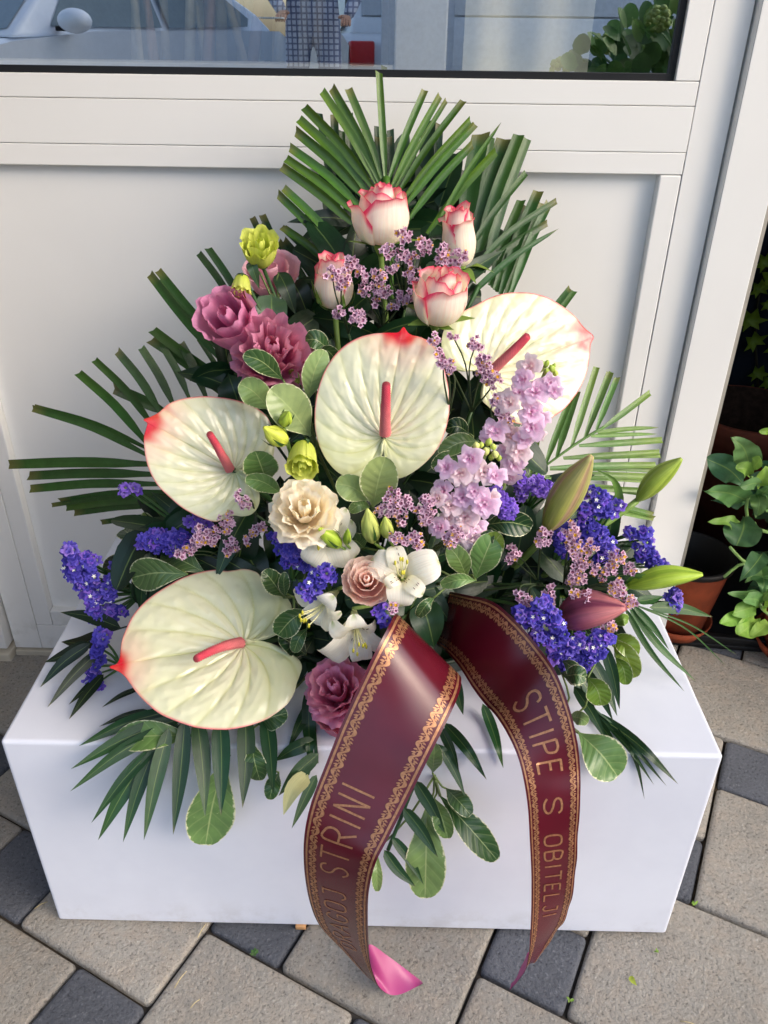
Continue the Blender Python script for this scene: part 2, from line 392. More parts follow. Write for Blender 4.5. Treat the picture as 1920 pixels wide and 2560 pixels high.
MPETAL = m_plant('petal', .55, .36, .30, 42, .3, var=.04, tmul=1.05)
MLISI = m_plant('ruffled_petal', .6, .38, .15, 34, .25, var=.06, tmul=1.05)
MSTAT = m_plant('papery_floret', .75, .22, .2, 20, .2, var=.15, tmul=1.0)
MBUD = m_plant('bud_skin', .42, .10, .6, 16, .4, var=.06)
MSPAD = m_plant('spadix', .42, 0, 0, spec=.5, var=.08, bump=.9, bscale=1500)
def m_pitto():
    k = NT('variegated_leaf'); c = k.attr(); uv = k.coord('UV'); ob = k.coord('Object')
    sep = k.n('ShaderNodeSeparateXYZ'); k.l(uv, sep.inputs[0])
    cc = k.math('ABSOLUTE', k.math('MULTIPLY_ADD', sep.outputs[0], 2, -1))
    tt = sep.outputs[1]
    edge = k.math('MAXIMUM', cc, k.math('POWER', tt, 5.0))
    jag = k.noise(1, 3, .65, k.scale(uv, 5, 17, 1)); j2 = k.noise(160, 3, .6, ob)
    e = k.math('ADD', edge, k.math('MULTIPLY_ADD', jag, .34, -.17))
    col = k.mix(k.ramp(k.noise(40, 4, .6, ob), .3, .7), k.mix(1, c, (.82,)*3, 'MULTIPLY'), k.mix(1, c, (1.2, 1.15, 1.1), 'MULTIPLY'))
    # side veins
    v = k.math('SINE', k.math('MULTIPLY_ADD', tt, 46, k.math('MULTIPLY', cc, -9)))
    col = k.mix(k.math('MULTIPLY', k.ramp(v, .82, 1), .22), col, srgb(165, 184, 120))
    col = k.mix(k.math('MULTIPLY', k.ramp(cc, .05, .015), .7), col, srgb(176, 192, 130))
    fl = k.math('MULTIPLY', k.ramp(j2, .70, .76), .8); col = k.mix(fl, col, srgb(206, 212, 160))
    rim = k.ramp(e, .915, .985)
    col = k.mix(rim, col, srgb(222, 224, 182))
    return k.bsdf(col, .30, .5, 0, k.bump(k.math('ADD', k.math('MULTIPLY', v, -.4), k.noise(60, 3, .5, ob)), .2, .0015), .14)
MPIT = m_pitto()
def m_spathe():
    k = NT('spathe_wax'); c = k.attr(); ob = k.coord('Object')
    vo = k.n('ShaderNodeTexVoronoi'); vo.feature = 'SMOOTH_F1'; vo.inputs['Scale'].default_value = 105; k.l(ob, vo.inputs['Vector'])
    n = k.noise(55, 4, .6, ob)
    c = k.mix(k.math('MULTIPLY', k.ramp(n, .35, .7), .12), c, srgb(206, 212, 140))
    h = k.math('ADD', k.math('MULTIPLY', vo.outputs['Distance'], -1.0), k.math('MULTIPLY', k.noise(30, 3, .5, ob), .5))
    return k.bsdf(c, .20, .5, 0, k.bump(h, .40, .0036), .12, coat=.45)
MSPATHE = m_spathe()

FOAM = np.array([.02, .175, .345])
def ys(u, v):
    """rough depth of the arrangement's front surface"""
    y = np.interp(v, [150, 500, 900, 1150, 1400, 1600, 1860, 2200], [.37, .28, .17, .095, .04, .005, -.035, -.06])
    return float(y + .10*(abs(u-980)/700)**1.5*smooth(1750, 1350, v))
def ymax(u, v, m=.004):
    """deepest y along this sight line that is still clear of the box and the ground"""
    t = onz(u, v, BH+m); dn = t[2]-CAM[2]
    if t[1] > 0 and abs(t[0]) < .352 and _f[2] < 0 and v > 120: return t[1] if t[1] < BD else 9.0
    if t[1] <= 0 or abs(t[0]) < .352: q = onz(u, v, .0025); return min(-m, q[1]) if abs(at(u, v, 0)[0]) < .352 and at(u, v, 0)[2] > 0 else q[1]
    return 9.0
def P3(z, x, y, dY=0.0, Y=None):
    u, v = zp(z, x, y); return at(u, v, min(ymax(u, v), ys(u, v)+dY if Y is None else Y))
def clear(C, m=.003):
    """slide centre-line points that fall inside the box or the floor back along the sight line"""
    C = np.array(C, float)
    for i in range(len(C)):
        for _ in range(60):
            x, y, z = C[i]
            if (abs(x) < .35+m and -m < y < BD+m and z < BH+m and z > 0) or z < m: C[i] = C[i]+nrm(CAM-C[i])*.002
            else: break
    return C
PROF = dict(
    strap=lambda t: (.42+.58*smooth(0, .35, t))*(1-.06*smooth(.7, 1, t)),
    lance=lambda t: np.power(np.clip(t, 0, 1), .5)*np.power(np.clip(1-t, 0, 1), 1.05)*2.62,
    grass=lambda t: np.power(np.clip(t+.04, 0, 1), .35)*np.power(np.clip(1-t, 0, 1), .6)*1.7,
    obov=lambda t: np.sqrt(np.clip(1-((t-.60)/.405)**2, 0, 1))*(t > .6) + (t <= .6)*(.05+.95*np.sin(np.clip(t/.6, 0, 1)*math.pi/2)**1.35),
    oval=lambda t: np.sqrt(np.clip(1-((t-.5)/.505)**2, 0, 1))*(.06+.94*smooth(0, .3, t)))
def blade(P, wid, prof='lance', n=10, ncol=5, fold=18, roll=0, wave=0, cup=0, cutskew=0, facing=None, droop=None):
    """leaf surface along the centre line P (base -> tip); wid = full width in metres"""
    tt = np.linspace(0, 1, n) if prof in ('strap', 'grass', 'lance') else .5-.5*np.cos(np.linspace(0, math.pi, n))
    C = spline(P, 60); ci = np.linspace(0, 1, 60); C = clear(np.stack([np.interp(tt, ci, C[:, i]) for i in range(3)], 1))
    T = np.gradient(C, axis=0); w = PROF[prof](tt)*wid/2; V = []; U = []; ph = random.random()*6
    for i in range(n):
        t = nrm(T[i]); N = nrm((CAM-C[i]) if facing is None else facing); S = nrm(np.cross(t, N)); N = np.cross(S, t)
        a = math.radians(roll); S, N = S*math.cos(a)+N*math.sin(a), -S*math.sin(a)+N*math.cos(a)
        for j in range(ncol):
            c = -1+2*j/(ncol-1); f = math.radians(fold)
            p = C[i]+S*w[i]*c*math.cos(f)+N*(abs(c)*w[i]*math.sin(f)-cup*w[i]*(1-c*c))
            p = p+N*wave*wid*math.sin(tt[i]*14+ph+c*1.5)*abs(c)
            if cutskew and i == n-1: p = p+t*cutskew*c*wid
            V.append(p); U.append((j/(ncol-1), tt[i]))
    return np.array(V), grid_faces(n, ncol), np.array(U)
def leafcol(base, n, jitter=.14, tip=None, U=None):
    b = np.asarray(base)*(1+random.uniform(-jitter, jitter)); b = b*np.array([1+random.uniform(-.12, .12), 1, 1+random.uniform(-.12, .12)])
    c = np.repeat(b[None], n, 0)
    if U is not None and tip is None: c = c+(srgb(120, 112, 62)-c)*(smooth(.955, 1, U[:, 1])*.6)[:, None]
    if tip is not None and U is not None: c = c+(np.asarray(tip)-c)*(smooth(.4, 1, U[:, 1])[:, None])
    return c
G_BRIGHT = srgb(64, 102, 32); G_MID = srgb(44, 82, 36); G_DARK = srgb(28, 60, 32); G_DEEP = srgb(17, 40, 23); G_PALE = srgb(150, 172, 112); G_YEL = srgb(176, 196, 70)
def stem_to(T, p, col=G_MID, r=.0022, sag=.02, name='stem', end=None, n=9, ns=7):
    e = FOAM+np.array([random.uniform(-.05, .05), random.uniform(-.03, .03), -.01]) if end is None else np.asarray(end)
    p = np.asarray(p, float); m = (p+e)/2+np.array([0, .01, -sag])
    V, F = tube(clear([p, m, e]), [r, r*1.1, r*1.2], ns, n); return T.mesh(name, V, F, MSTEM, col=np.asarray(col))
def frond(name, label, z, leaflets, base, mat=MPALM, col=G_MID, group=None, rachis=None, rr=.0022, cat='palm leaf', dup=True, wm_=1.0, prof='strap', fold=26, jit=.14, n=9, part='leaflet', cutskew=.25):
    """leaflets: (tipx, tipy, basex, basey, width, dYtip, dYbase[, bow[, roll[, prof]]]) in zoom pixels"""
    b = P3(z, *base); T = Thing(name, label, cat, b, group); s = ZOOM[z][2]
    if prof == 'strap' and dup:
        ex = []
        for a_, b_ in zip(leaflets[:-1], leaflets[1:]):
            if math.hypot(a_[0]-b_[0], a_[1]-b_[1]) < 130*s/1.84 and len(leaflets) > 3:
                k_ = random.uniform(.8, .95); mx_ = [(a_[i]+b_[i])/2 for i in range(7)]; mx_[0] = mx_[2]+(mx_[0]-mx_[2])*k_; mx_[1] = mx_[3]+(mx_[1]-mx_[3])*k_; mx_[5] += .014; mx_[6] += .012; ex.append(tuple(mx_)+(a_[7] if len(a_) > 7 else 0,))
        leaflets = list(leaflets)+ex
    for L in leaflets:
        tx, ty, bx_, by, wd, dt, db = L[:7]; bow = L[7] if len(L) > 7 else 0; roll = L[8] if len(L) > 8 else random.uniform(-22, 22); pf = L[9] if len(L) > 9 else prof
        p0 = P3(z, bx_, by, Y=db) if abs(db) < 2 else P3(z, bx_, by); p1 = P3(z, tx, ty, Y=dt)
        m = (p0+p1)/2; L_ = np.linalg.norm(p1-p0); side = nrm(np.cross(p1-p0, CAM-m)); m = m+side*bow*.6*L_+np.array([0, 0, .012*L_])
        wm = wd*wm_*(1.22 if pf != 'lance' else 1.12)/s*mpp(m)/max(.75, math.cos(math.radians(roll)))
        V, F, U = blade([p0, m, p1], wm, pf, n, 5, fold, roll, cutskew=random.uniform(-cutskew, cutskew) if pf == 'strap' else 0)
        T.mesh(part, V, F, mat, leafcol(col, len(V), jit+.06, np.asarray(col)*np.array([1.5, 1.2, .8]) if random.random() < .35 else None, U), U)
    if rachis:
        R = [P3(z, x, y, Y=Y) for x, y, Y in rachis]; V, F = tube(R, [rr, rr*.5], 6, 14); V = clear(V); T.mesh('rachis', V, F, MSTEM, col=np.asarray(col)*1.1)
    return T
def sprig(name, label, z, leaves, base=None, mat=None, group=None, cat='foliage', stem=True, part='leaf'):
    """leaves: (tipx, tipy, basex, basey, width, Ytip, Ybase, colour[, roll[, cup]])"""
    mat = mat or MPIT; s = ZOOM[z][2]; l0 = leaves[0]; b = P3(z, l0[2], l0[3], Y=l0[6]); T = Thing(name, label, cat, b, group); roots = []
    for L in leaves:
        tx, ty, bx_, by, wd, dt, db, c = L[:8]; roll = L[8] if len(L) > 8 else random.uniform(-18, 18); cup = L[9] if len(L) > 9 else random.uniform(-.12, .12); pf = L[10] if len(L) > 10 else 'obov'
        p0 = P3(z, bx_, by, Y=db); p1 = P3(z, tx, ty, Y=dt); m = (p0+p1)/2+np.array([0, -.006, .008]); roots.append(p0)
        wm = wd*1.06/s*mpp(m)/max(.7, math.cos(math.radians(roll)))
        V, F, U = blade([p0, m, p1], wm, pf, 15, 9, random.uniform(6, 14), roll, wave=random.uniform(.01, .035), cup=cup)
        T.mesh(part, V, F, mat, leafcol(c, len(V), .08), U)
    if stem:
        q = roots[0]; e = FOAM+(q-FOAM)*.25; e[2] = max(e[2], .31)
        V, F = tube([q, (q+e)/2+np.array([0, .012, -.008]), e], [.0016, .002], 6, 8); T.mesh('stem', V, F, MSTEM, col=srgb(78, 92, 48))
        for r in roots[1:]:
            V, F = tube([r, (r+q)/2+np.array([0, .006, 0]), q+(e-q)*.12], [.0010, .0012], 5, 5); T.mesh('leaf_stalk', V, F, MSTEM, col=srgb(98, 118, 60))
    return T
def axes_for(axis):
    z = nrm(axis); x = nrm(CR-z*np.dot(CR, z)); return x, np.cross(z, x), z
def petal(B, ax, R, H, prof, phi, half, colfn, nt=10, na=9, ruf=0, rf=3, ph=0, rnd=.25, lean=0, wmin=.4):
    X, Y_, Z = ax; pr = spline(np.array(prof, float), 40); cc = np.linspace(0, 1, 40); V = []; U = []; Cc = []
    for i in range(nt):
        t = (i/(nt-1))**.85
        for j in range(na):
            a = -1+2*j/(na-1); te = t*(1-rnd*abs(a)**2.6*t); r = np.interp(te, cc, pr[:, 0]); h = np.interp(te, cc, pr[:, 1])
            e = t**2.4; r += ruf*e*math.sin(rf*math.pi*a+ph)+ruf*.5*e*math.sin(rf*2.3*math.pi*a+2*ph); h += ruf*.7*e*math.cos(rf*1.3*math.pi*a+ph*1.7)
            r = max(r, .01)*(1-.05*abs(a)*t+lean*a*t); an = phi+a*half*(wmin+(1-wmin)*smooth(0, .5, t))
            V.append(B+(X*math.cos(an)+Y_*math.sin(an))*r*R+Z*h*H); U.append((j/(na-1), t)); Cc.append(colfn(a, t))
    return np.array(V), grid_faces(nt, na), np.array(Cc), np.array(U)
def bloom(T, B, top, R, layers, colfn, mat, name='petal', ruf=0, seed=1, rnd=.25, nt=10, na=9):
    """layers: (n, phi0deg, halfdeg, profile, ruffle)"""
    r = random.Random(seed); B = np.asarray(B); top = np.asarray(top); ax = axes_for(top-B); H = np.linalg.norm(top-B); out = []
    for li, (n, ph0, half, prof, rf) in enumerate(layers):
        for k in range(n):
            phi = math.radians(ph0+360/n*k+r.uniform(-9, 9)); sc_ = r.uniform(.94, 1.06); pf = [(a*sc_, b*r.uniform(.97, 1.03)) for a, b in prof]
            V, F, C, U = petal(B, ax, R, H, pf, phi, math.radians(half*r.uniform(.92, 1.08)), lambda a, t: colfn(a, t, li), nt, na, rf, r.choice((2, 3, 3)), r.uniform(0, 6), rnd, r.uniform(-.05, .05))
            out.append(T.mesh(name, V, F, mat, C, U))
    return ax, H
ROSE_L = lambda p0: [(2, p0+40, 100, [(.05,0),(.24,.3),(.30,.6),(.24,.95),(.20,1.04)], .02), (3, p0+20, 86, [(.1,0),(.42,.2),(.52,.5),(.40,.82),(.30,.97),(.33,1.0)], .03),
    (3, p0+80, 84, [(.1,0),(.62,.14),(.84,.45),(.72,.74),(.60,.88),(.62,.92)], .03), (3, p0+10, 78, [(.1,-.02),(.70,.08),(1.0,.40),(.94,.64),(.86,.80),(.98,.85)], .03), (1, -160, 52, [(.1,-.02),(.76,.06),(1.08,.36),(1.10,.58),(1.26,.70)], .06)]
C_CREAM = srgb(251, 245, 231); C_ROSEPK = srgb(232, 62, 112); C_ROSEGR = srgb(222, 222, 176)
def rose_col(pk=1.0):
    def f(a, t, li):
        rim = smooth(.88, 1.0, t+.10*abs(a)**3); c = C_CREAM+(srgb(250, 224, 218)-C_CREAM)*smooth(.6, .95, t)*.4
        c = c+(C_ROSEGR-c)*smooth(.28, 0, t)*.7; return c+(C_ROSEPK-c)*rim*pk
    return f
def calyx(T, B, ax, R, n=5, col=G_MID, L=1.0, refl=.6, name='sepal', hip=True):
    X, Y_, Z = ax
    for k in range(n):
        a = 2*math.pi*k/n+random.uniform(-.2, .2); d_ = X*math.cos(a)+Y_*math.sin(a); ll = L*random.uniform(.8, 1.25)
        rf = refl+random.uniform(-.3, .3)
        P = [B-Z*R*.12+d_*R*.12, B+d_*R*.86+Z*R*(.22-.25*rf), B+d_*R*(1.06+.5*max(rf, 0))*max(1, ll)+Z*R*(1.05-1.5*rf)*ll]
        V, F, U = blade(P, R*.52, 'lance', 8, 3, 10, facing=nrm(d_*.6+Z)); T.mesh(name, V, F, MGRASS, leafcol(col, len(V)), U)
    if hip:
        V, F = tube([B+Z*R*.16, B-Z*R*.05, B-Z*R*.3, B-Z*R*.5], [R*.30, R*.34, R*.24, R*.12], 10, 7); T.mesh('hip', V, F, MSTEM, col=np.asarray(col)*1.1)
def sphere_vf(c, r, nu=8, nv=6, sq=(1, 1, 1)):
    V = []
    for i in range(nv+1):
        th_ = math.pi*i/nv
        for j in range(nu):
            q = 2*math.pi*j/nu; V.append(np.asarray(c)+r*np.array([math.sin(th_)*math.cos(q)*sq[0], math.sin(th_)*math.sin(q)*sq[1], math.cos(th_)*sq[2]]))
    return np.array(V), grid_faces(nv+1, nu, True)
# ------------------------------------------------------------------ bowl with floral foam
bw = Thing('flower_bowl', 'low dark green bowl hidden under the flowers on the white box', 'bowl', (FOAM[0], FOAM[1], BH))
rr_ = [(.0, .001), (.075, .001), (.10, .012), (.115, .04), (.118, .046), (.112, .046), (.10, .03)]
V = []; 
for r_, h_ in rr_:
    for k in range(28): V.append((FOAM[0]+r_*1.35*math.cos(2*math.pi*k/28), FOAM[1]+r_*math.sin(2*math.pi*k/28)*.95, BH+h_))
bw.mesh('bowl', V, grid_faces(len(rr_), 28, True), plain('bowl_plastic', srgb(24, 44, 30), .4, .4))
V, F = box_vf(FOAM[0]-.10, FOAM[0]+.10, FOAM[1]-.065, FOAM[1]+.065, BH+.006, BH+.062, .008); bw.mesh('foam_block', V, F, plain('floral_foam', srgb(30, 58, 36), .95, .1, bump=.4))

# ------------------------------------------------------------------ palm leaves at the back
frond('fan_palm_leaf', 'large trimmed fan palm leaf rising highest behind the top rose', 'R3', [
    (641,58,671,560,30,.372,.335,0), (498,135,655,560,34,.375,.335,.02), (425,128,648,575,36,.375,.333,.03), (378,146,640,590,34,.37,.333,.03),
    (300,216,622,600,38,.37,.33,.04), (272,274,610,640,38,.365,.33,.04), (258,328,598,660,40,.36,.328,.04), (230,404,575,700,36,.355,.325,.04),
    (214,454,565,735,36,.35,.322,.03), (194,490,560,790,38,.345,.32,.03), (176,618,470,960,34,.34,.31,.05), (200,592,500,930,34,.34,.31,.05), (200,772,430,960,32,.33,.30,.04),
    (852,140,682,560,30,.372,.335,-.01), (920,164,690,600,28,.37,.335,-.01), (950,186,700,620,20,.37,.335,-.01), (1030,190,712,640,28,.37,.333,-.02),
    (1060,276,730,670,28,.365,.33,-.02), (1082,296,745,690,30,.365,.33,-.02), (1070,388,765,750,32,.36,.325,-.03), (1205,285,930,720,26,.35,.32,-.02,0,'grass'), (1178,420,860,800,34,.345,.32,-.03)],
    (690,660), col=G_BRIGHT, rachis=[(672,540,.335), (690,760,.31), (700,1100,.25)], rr=.004, fold=26, wm_=1.02, dup=False)
frond('fan_palm_leaf', 'second darker fan palm leaf spread just behind the topmost rose', 'R3', [(270+i*52, 470-abs(i-7.5)*-10-((7.5-abs(i-7.5))**1.1)*14, 690, 720, 26, .385, .345, 0) for i in range(16)], (690,720), col=G_DARK, rachis=[(690,690,.345), (700,1000,.28)], rr=.003, fold=20, dup=False, wm_=.95)
frond('strap_palm_leaf', 'palm leaf with square cut straps standing upright behind the fan leaf', 'R3', [
    (366,246,440,720,26,.40,.36,.0,8), (434,250,455,720,32,.40,.36,0,5), (500,252,520,700,36,.40,.36,0,-8), (636,306,645,640,32,.39,.36,0,5), (692,322,700,660,30,.39,.36,0,-6),
    (872,280,840,740,56,.385,.36,.0,14), (912,292,880,760,44,.385,.36,0,-12), (390,560,450,1010,40,.37,.34,0,4), (970,430,930,800,50,.37,.35,.0,-10)],
    (670,760), col=G_DARK, rachis=[(670,700,.36), (690,1000,.3)], rr=.004, fold=14)
frond('strap_palm_leaf', 'palm leaf of broad square cut straps leaning right beside the second rose', 'R3', [
    (1112,342,1030,820,72,.38,.33,-.02,10), (1150,352,1070,840,44,.38,.33,-.02,-16), (1222,366,1060,900,70,.38,.32,-.03,12), (1285,346,1080,960,46,.375,.31,-.03,8), (1320,362,1120,980,40,.375,.31,-.03,-18)],
    (1050,980), col=G_MID, rachis=[(1050,900,.32), (980,1180,.26)], rr=.004, fold=16)
frond('strap_palm_leaf', 'palm leaf with narrow cut straps low on the right above the upper right anthurium', 'R3', [
    (1296,648,1150,1040,36,.36,.29,-.02,10), (1322,676,1170,1060,34,.36,.29,-.02,-10), (1376,606,1200,1080,44,.36,.29,-.03,12), (1422,660,1240,1100,34,.355,.285,-.03,-8), (1318,520,1040,900,26,.33,.29,-.03,0), (1458,650,1070,960,26,.33,.285,-.06,0), (1470,776,1050,1090,28,.32,.28,-.05,0,'grass'), (1540,1066,1400,1260,24,.33,.28,0,0), (1520,1052,1390,1220,24,.33,.28,0,0)],
    (1060,1090), col=G_MID, rachis=[(1100,1040,.28), (1000,1250,.24)], rr=.003, fold=18)
frond('strap_palm_leaf', 'pair of cut palm straps behind the yellow green lisianthus at upper left', 'R4', [
    (786,104,960,520,34,.37,.30,.02), (842,90,1010,520,38,.37,.30,.02), (940,250,1180,640,40,.35,.29,.03), (960,160,1190,420,30,.36,.32,.04)], (1150,700), col=G_DARK, rachis=[(1000,480,.31), (1250,900,.25)], rr=.003, fold=14)
frond('strap_palm_leaf', 'pair of dark cut palm straps left of the yellow green bud', 'R4', [
    (468,316,690,640,36,.36,.29,.02), (522,288,740,640,38,.36,.29,.02)], (760,700), col=G_DARK, rachis=[(700,620,.29), (1000,1000,.22)], rr=.003, fold=14)
frond('strap_palm_leaf', 'long pair of cut palm straps reaching up left past the mauve lisianthus', 'R4', [
    (180,440,610,960,46,.36,.27,-.03), (226,420,640,900,42,.36,.27,-.03), (465,820,620,1060,26,.32,.26,0), (600,960,700,1180,40,.28,.24,0)], (660,1050), col=G_MID, rachis=[(620,930,.27), (900,1200,.2)], rr=.003, fold=18)
frond('strap_palm_leaf', 'broad pair of cut palm straps pointing up left behind the left anthurium', 'R4', [
    (186,830,640,1180,54,.34,.25,.03), (196,772,690,1130,52,.34,.25,-.03)], (760,1200), col=G_MID, rachis=[(650,1120,.25), (950,1350,.18)], rr=.003, fold=18)
frond('palm_leaf', 'palm leaf with cut leaflets fanned out to the left of the left anthurium', 'R7', [
    (455,190,860,610,42,.30,.22,.04), (548,116,900,520,36,.31,.22,.04), (680,66,940,440,40,.32,.22,.03), (815,48,1010,400,38,.32,.22,.02), (940,46,1090,340,34,.32,.23,.02), (1042,20,1190,340,40,.32,.23,.02),
    (190,394,900,690,34,.29,.21,.04), (200,384,920,660,26,.30,.22,.04), (660,280,980,430,54,.29,.22,.0)], (1000,640), col=G_MID, rachis=[(1000,640,.22), (1250,760,.17)], rr=.003, fold=22, dup=False, wm_=1.12)
frond('palm_leaf', 'palm leaf with flat square tipped leaflets lying out level at far left', 'R7', [
    (54,716,900,716,46,.285,.20,.0,4), (168,782,920,775,44,.28,.20,.0,-4), (176,856,940,830,40,.275,.20,.01,6), (346,926,960,870,30,.265,.19,.01), (300,950,960,890,22,.27,.19,.01), (384,966,990,920,34,.26,.19,.01,-8), (430,992,1000,945,36,.255,.19,.01,8), (585,1048,980,1010,26,.25,.19,0)],
    (1000,850), col=G_MID, rachis=[(960,830,.20), (1300,960,.15)], rr=.003, fold=16, dup=False, wm_=1.1)
frond('feather_palm_leaf', 'feathery palm leaf spreading right in front of the cream frame', 'R5', [
    (1246,640,1128,950,26,.31,.26,.0), (1280,606,1184,908,28,.315,.265,.0), (1366,494,1250,864,26,.33,.275,0), (1425,520,1312,818,24,.33,.28,0), (1436,518,1318,815,22,.33,.28,0), (1462,542,1366,782,24,.335,.285,0), (1612,612,1384,782,24,.34,.285,.02),
    (1092,828,1062,985,26,.28,.25,0), (1050,850,1010,990,26,.28,.25,0),
    (1655,772,1370,795,20,.335,.285,.0,10,'grass'), (1650,802,1340,812,18,.33,.28,.01,6,'grass'), (1668,830,1285,856,26,.33,.275,.02,6), (1655,886,1212,912,24,.325,.27,.02,8), (1660,902,1215,916,18,.325,.27,.01,4), (1640,945,1150,958,26,.32,.262,.01,8), (1640,970,1150,965,20,.32,.262,0,2), (1620,1000,1130,1000,28,.315,.258,0,8), (1590,1018,1130,1005,18,.31,.256,0,2), (1590,1075,1200,1040,26,.31,.255,.0), (1625,1175,1330,1100,24,.30,.25,.02), (1630,1190,1360,1130,22,.30,.25,.03), (1600,1060,1240,1060,20,.30,.25,0)],
    (1080,990), col=srgb(86, 122, 62), rachis=[(1400,770,.287), (1310,822,.28), (1180,912,.266), (1080,990,.255), (960,1100,.21)], rr=.0018, fold=20, n=8, dup=False, wm_=1.05)
G_PARL = srgb(30, 66, 35)
frond('parlour_palm_leaf', 'dark parlour palm leaf hanging over the box edge under the lowest anthurium', 'R8', [
    (200,1172,690,985,69,-.005,.03,.06,10), (158,1292,740,1025,80,-.03,.02,.06,-8), (155,1408,720,1055,73,-.045,.015,.08,8), (265,1572,610,1165,62,-.06,.0,.05,-10), (300,1662,600,1175,85,-.065,-.005,.05,10), (430,1672,600,1165,69,-.065,-.005,.03,-8),
    (538,1662,668,1075,78,-.065,.005,.02,10), (690,1634,752,1025,80,-.06,.01,-.02,-8), (856,1540,812,1015,85,-.055,.015,-.03,8), (938,1536,934,1015,91,-.055,.015,-.02,-10), (1050,1494,1066,1005,89,-.05,.02,-.03,8), (1210,1424,1170,1005,80,-.04,.025,-.02,-8)],
    (900,1060), MGRASS, G_PARL, rachis=[(560,1250,-.002), (690,1090,.014), (860,1030,.03), (1180,1030,.06)], rr=.0022, prof='lance', fold=14, n=12)
frond('parlour_palm_leaf', 'dark parlour palm leaf trailing over the left end of the white box', 'R8', [
    (104,478,420,560,66,.15,.12,.06,8), (110,632,345,588,72,.14,.11,-.12,-8), (24,738,255,632,62,.135,.105,-.06,8), (0,868,262,640,58,.125,.105,.08,-8), (38,972,330,660,56,.10,.10,.05,8), (148,958,320,800,34,.09,.085,.0), (150,1034,330,800,50,.085,.08,.03,8), (320,972,520,870,26,.07,.07,.06), (305,1072,560,985,30,.05,.055,.05)],
    (420,590), MGRASS, G_DEEP, rachis=[(250,635,.105), (345,585,.11), (560,520,.12)], rr=.0012, prof='lance', fold=12, n=12)
frond('parlour_palm_leaf', 'dark parlour palm leaf hanging left of the dark red ribbons', 'Q2', [
    (-30,940,180,830,70,.0,.035,.05), (-8,1120,200,900,74,-.04,.02,.06), (60,1290,190,1010,52,-.06,.0,.02), (160,985,150,560,70,.0,.045,.02), (40,880,190,600,60,.02,.05,.04), (215,720,190,560,60,.02,.05,0)],
    (190,600), MGRASS, G_PARL, rachis=[(190,950,.01), (180,700,.035), (220,480,.06)], rr=.002, prof='lance', fold=14, n=12)
frond('parlour_palm_leaf', 'dark parlour palm leaf hanging between the two dark red ribbons', 'Q2', [
    (1072,1036,850,740,58,-.02,.03,-.05), (1158,976,1050,640,52,.0,.05,-.03), (960,1122,820,850,50,-.03,.01,-.05), (856,1314,700,1040,66,-.05,-.015,-.03), (820,1440,640,1180,64,-.06,-.03,-.04), (704,1592,540,1400,56,-.065,-.045,.08), (745,1580,580,1330,50,-.065,-.04,-.06), (930,1000,830,760,46,-.02,.02,-.05), (950,700,900,500,60,.03,.06,0)],
    (800,700), MGRASS, G_PARL, rachis=[(560,1400,-.045), (680,1100,-.02), (800,800,.015), (900,480,.07)], rr=.002, prof='lance', fold=14, n=12)
frond('grassy_leaf_sprig', 'sprig of long dark pointed leaves drooping right over the box corner', 'Q4', [
    (1008,330,880,60,52,.02,.06,-.05), (990,350,860,110,44,.015,.05,-.04), (1018,300,950,20,48,.03,.065,-.04), (962,440,820,200,46,.0,.05,-.04), (1272,624,900,310,44,-.012,.045,-.06), (1222,632,920,330,22,-.01,.04,-.05), (1168,628,940,340,20,-.01,.04,-.05), (1126,690,1000,370,16,-.012,.035,-.12), (1020,490,880,310,36,.0,.05,-.05)],
    (850,60), MGRASS, G_DARK, rachis=[(980,360,.035), (880,260,.05), (780,20,.085)], rr=.0016, prof='lance', fold=12, n=12, cat='foliage')
frond('grassy_leaf_sprig', 'sprig of long narrow leaves and grass blades reaching past the right box edge', 'R6', [
    (1180,1682,830,1190,34,.09,.12,.08), (1246,1624,850,1180,42,.10,.12,.07), (1090,1440,880,1180,38,.10,.12,-.04), (1482,1470,890,1180,9,.14,.12,-.06,0,'grass'), (1416,1530,880,1175,9,.13,.12,-.09,0,'grass'), (1340,1250,975,1195,64,.16,.13,-.05,6), (1060,1130,900,1160,50,.14,.12,.05)],
    (860,1170), MGRASS, G_MID, rachis=[(900,1180,.12), (800,1150,.12), (500,1080,.13)], rr=.0014, prof='lance', fold=12, n=14, cat='foliage')

# ------------------------------------------------------------------ filler foliage inside the arrangement
fill = [('R5',300,200,.24),('R4',1150,760,.22),('R4',700,1130,.20),('R5',760,700,.19),('R7',1100,1180,.13),('R8',640,160,.10),('Q1',150,420,.11),('Q1',1250,700,.10),('R6',330,900,.15),('R6',560,1150,.10),('Q1',420,1150,.06),('R3',620,1150,.26),('R6',260,700,.19),('Q2',800,120,.07),('R3',820,1080,.26), ('R6',700,1050,.12), ('Q4',700,60,.05), ('R5',560,1050,.13), ('R6',120,1030,.11), ('R6',480,980,.13), ('R5',820,820,.17), ('Q1',640,1050,.06), ('R7',1450,1300,.09), ('R5',640,250,.21), ('R6',200,780,.13), ('R4',1350,1300,.13), ('R8',820,220,.09), ('Q1',1050,880,.05), ('R5',250,1100,.11), ('R3',880,740,.315), ('R3',560,820,.30), ('R3',780,640,.335)]
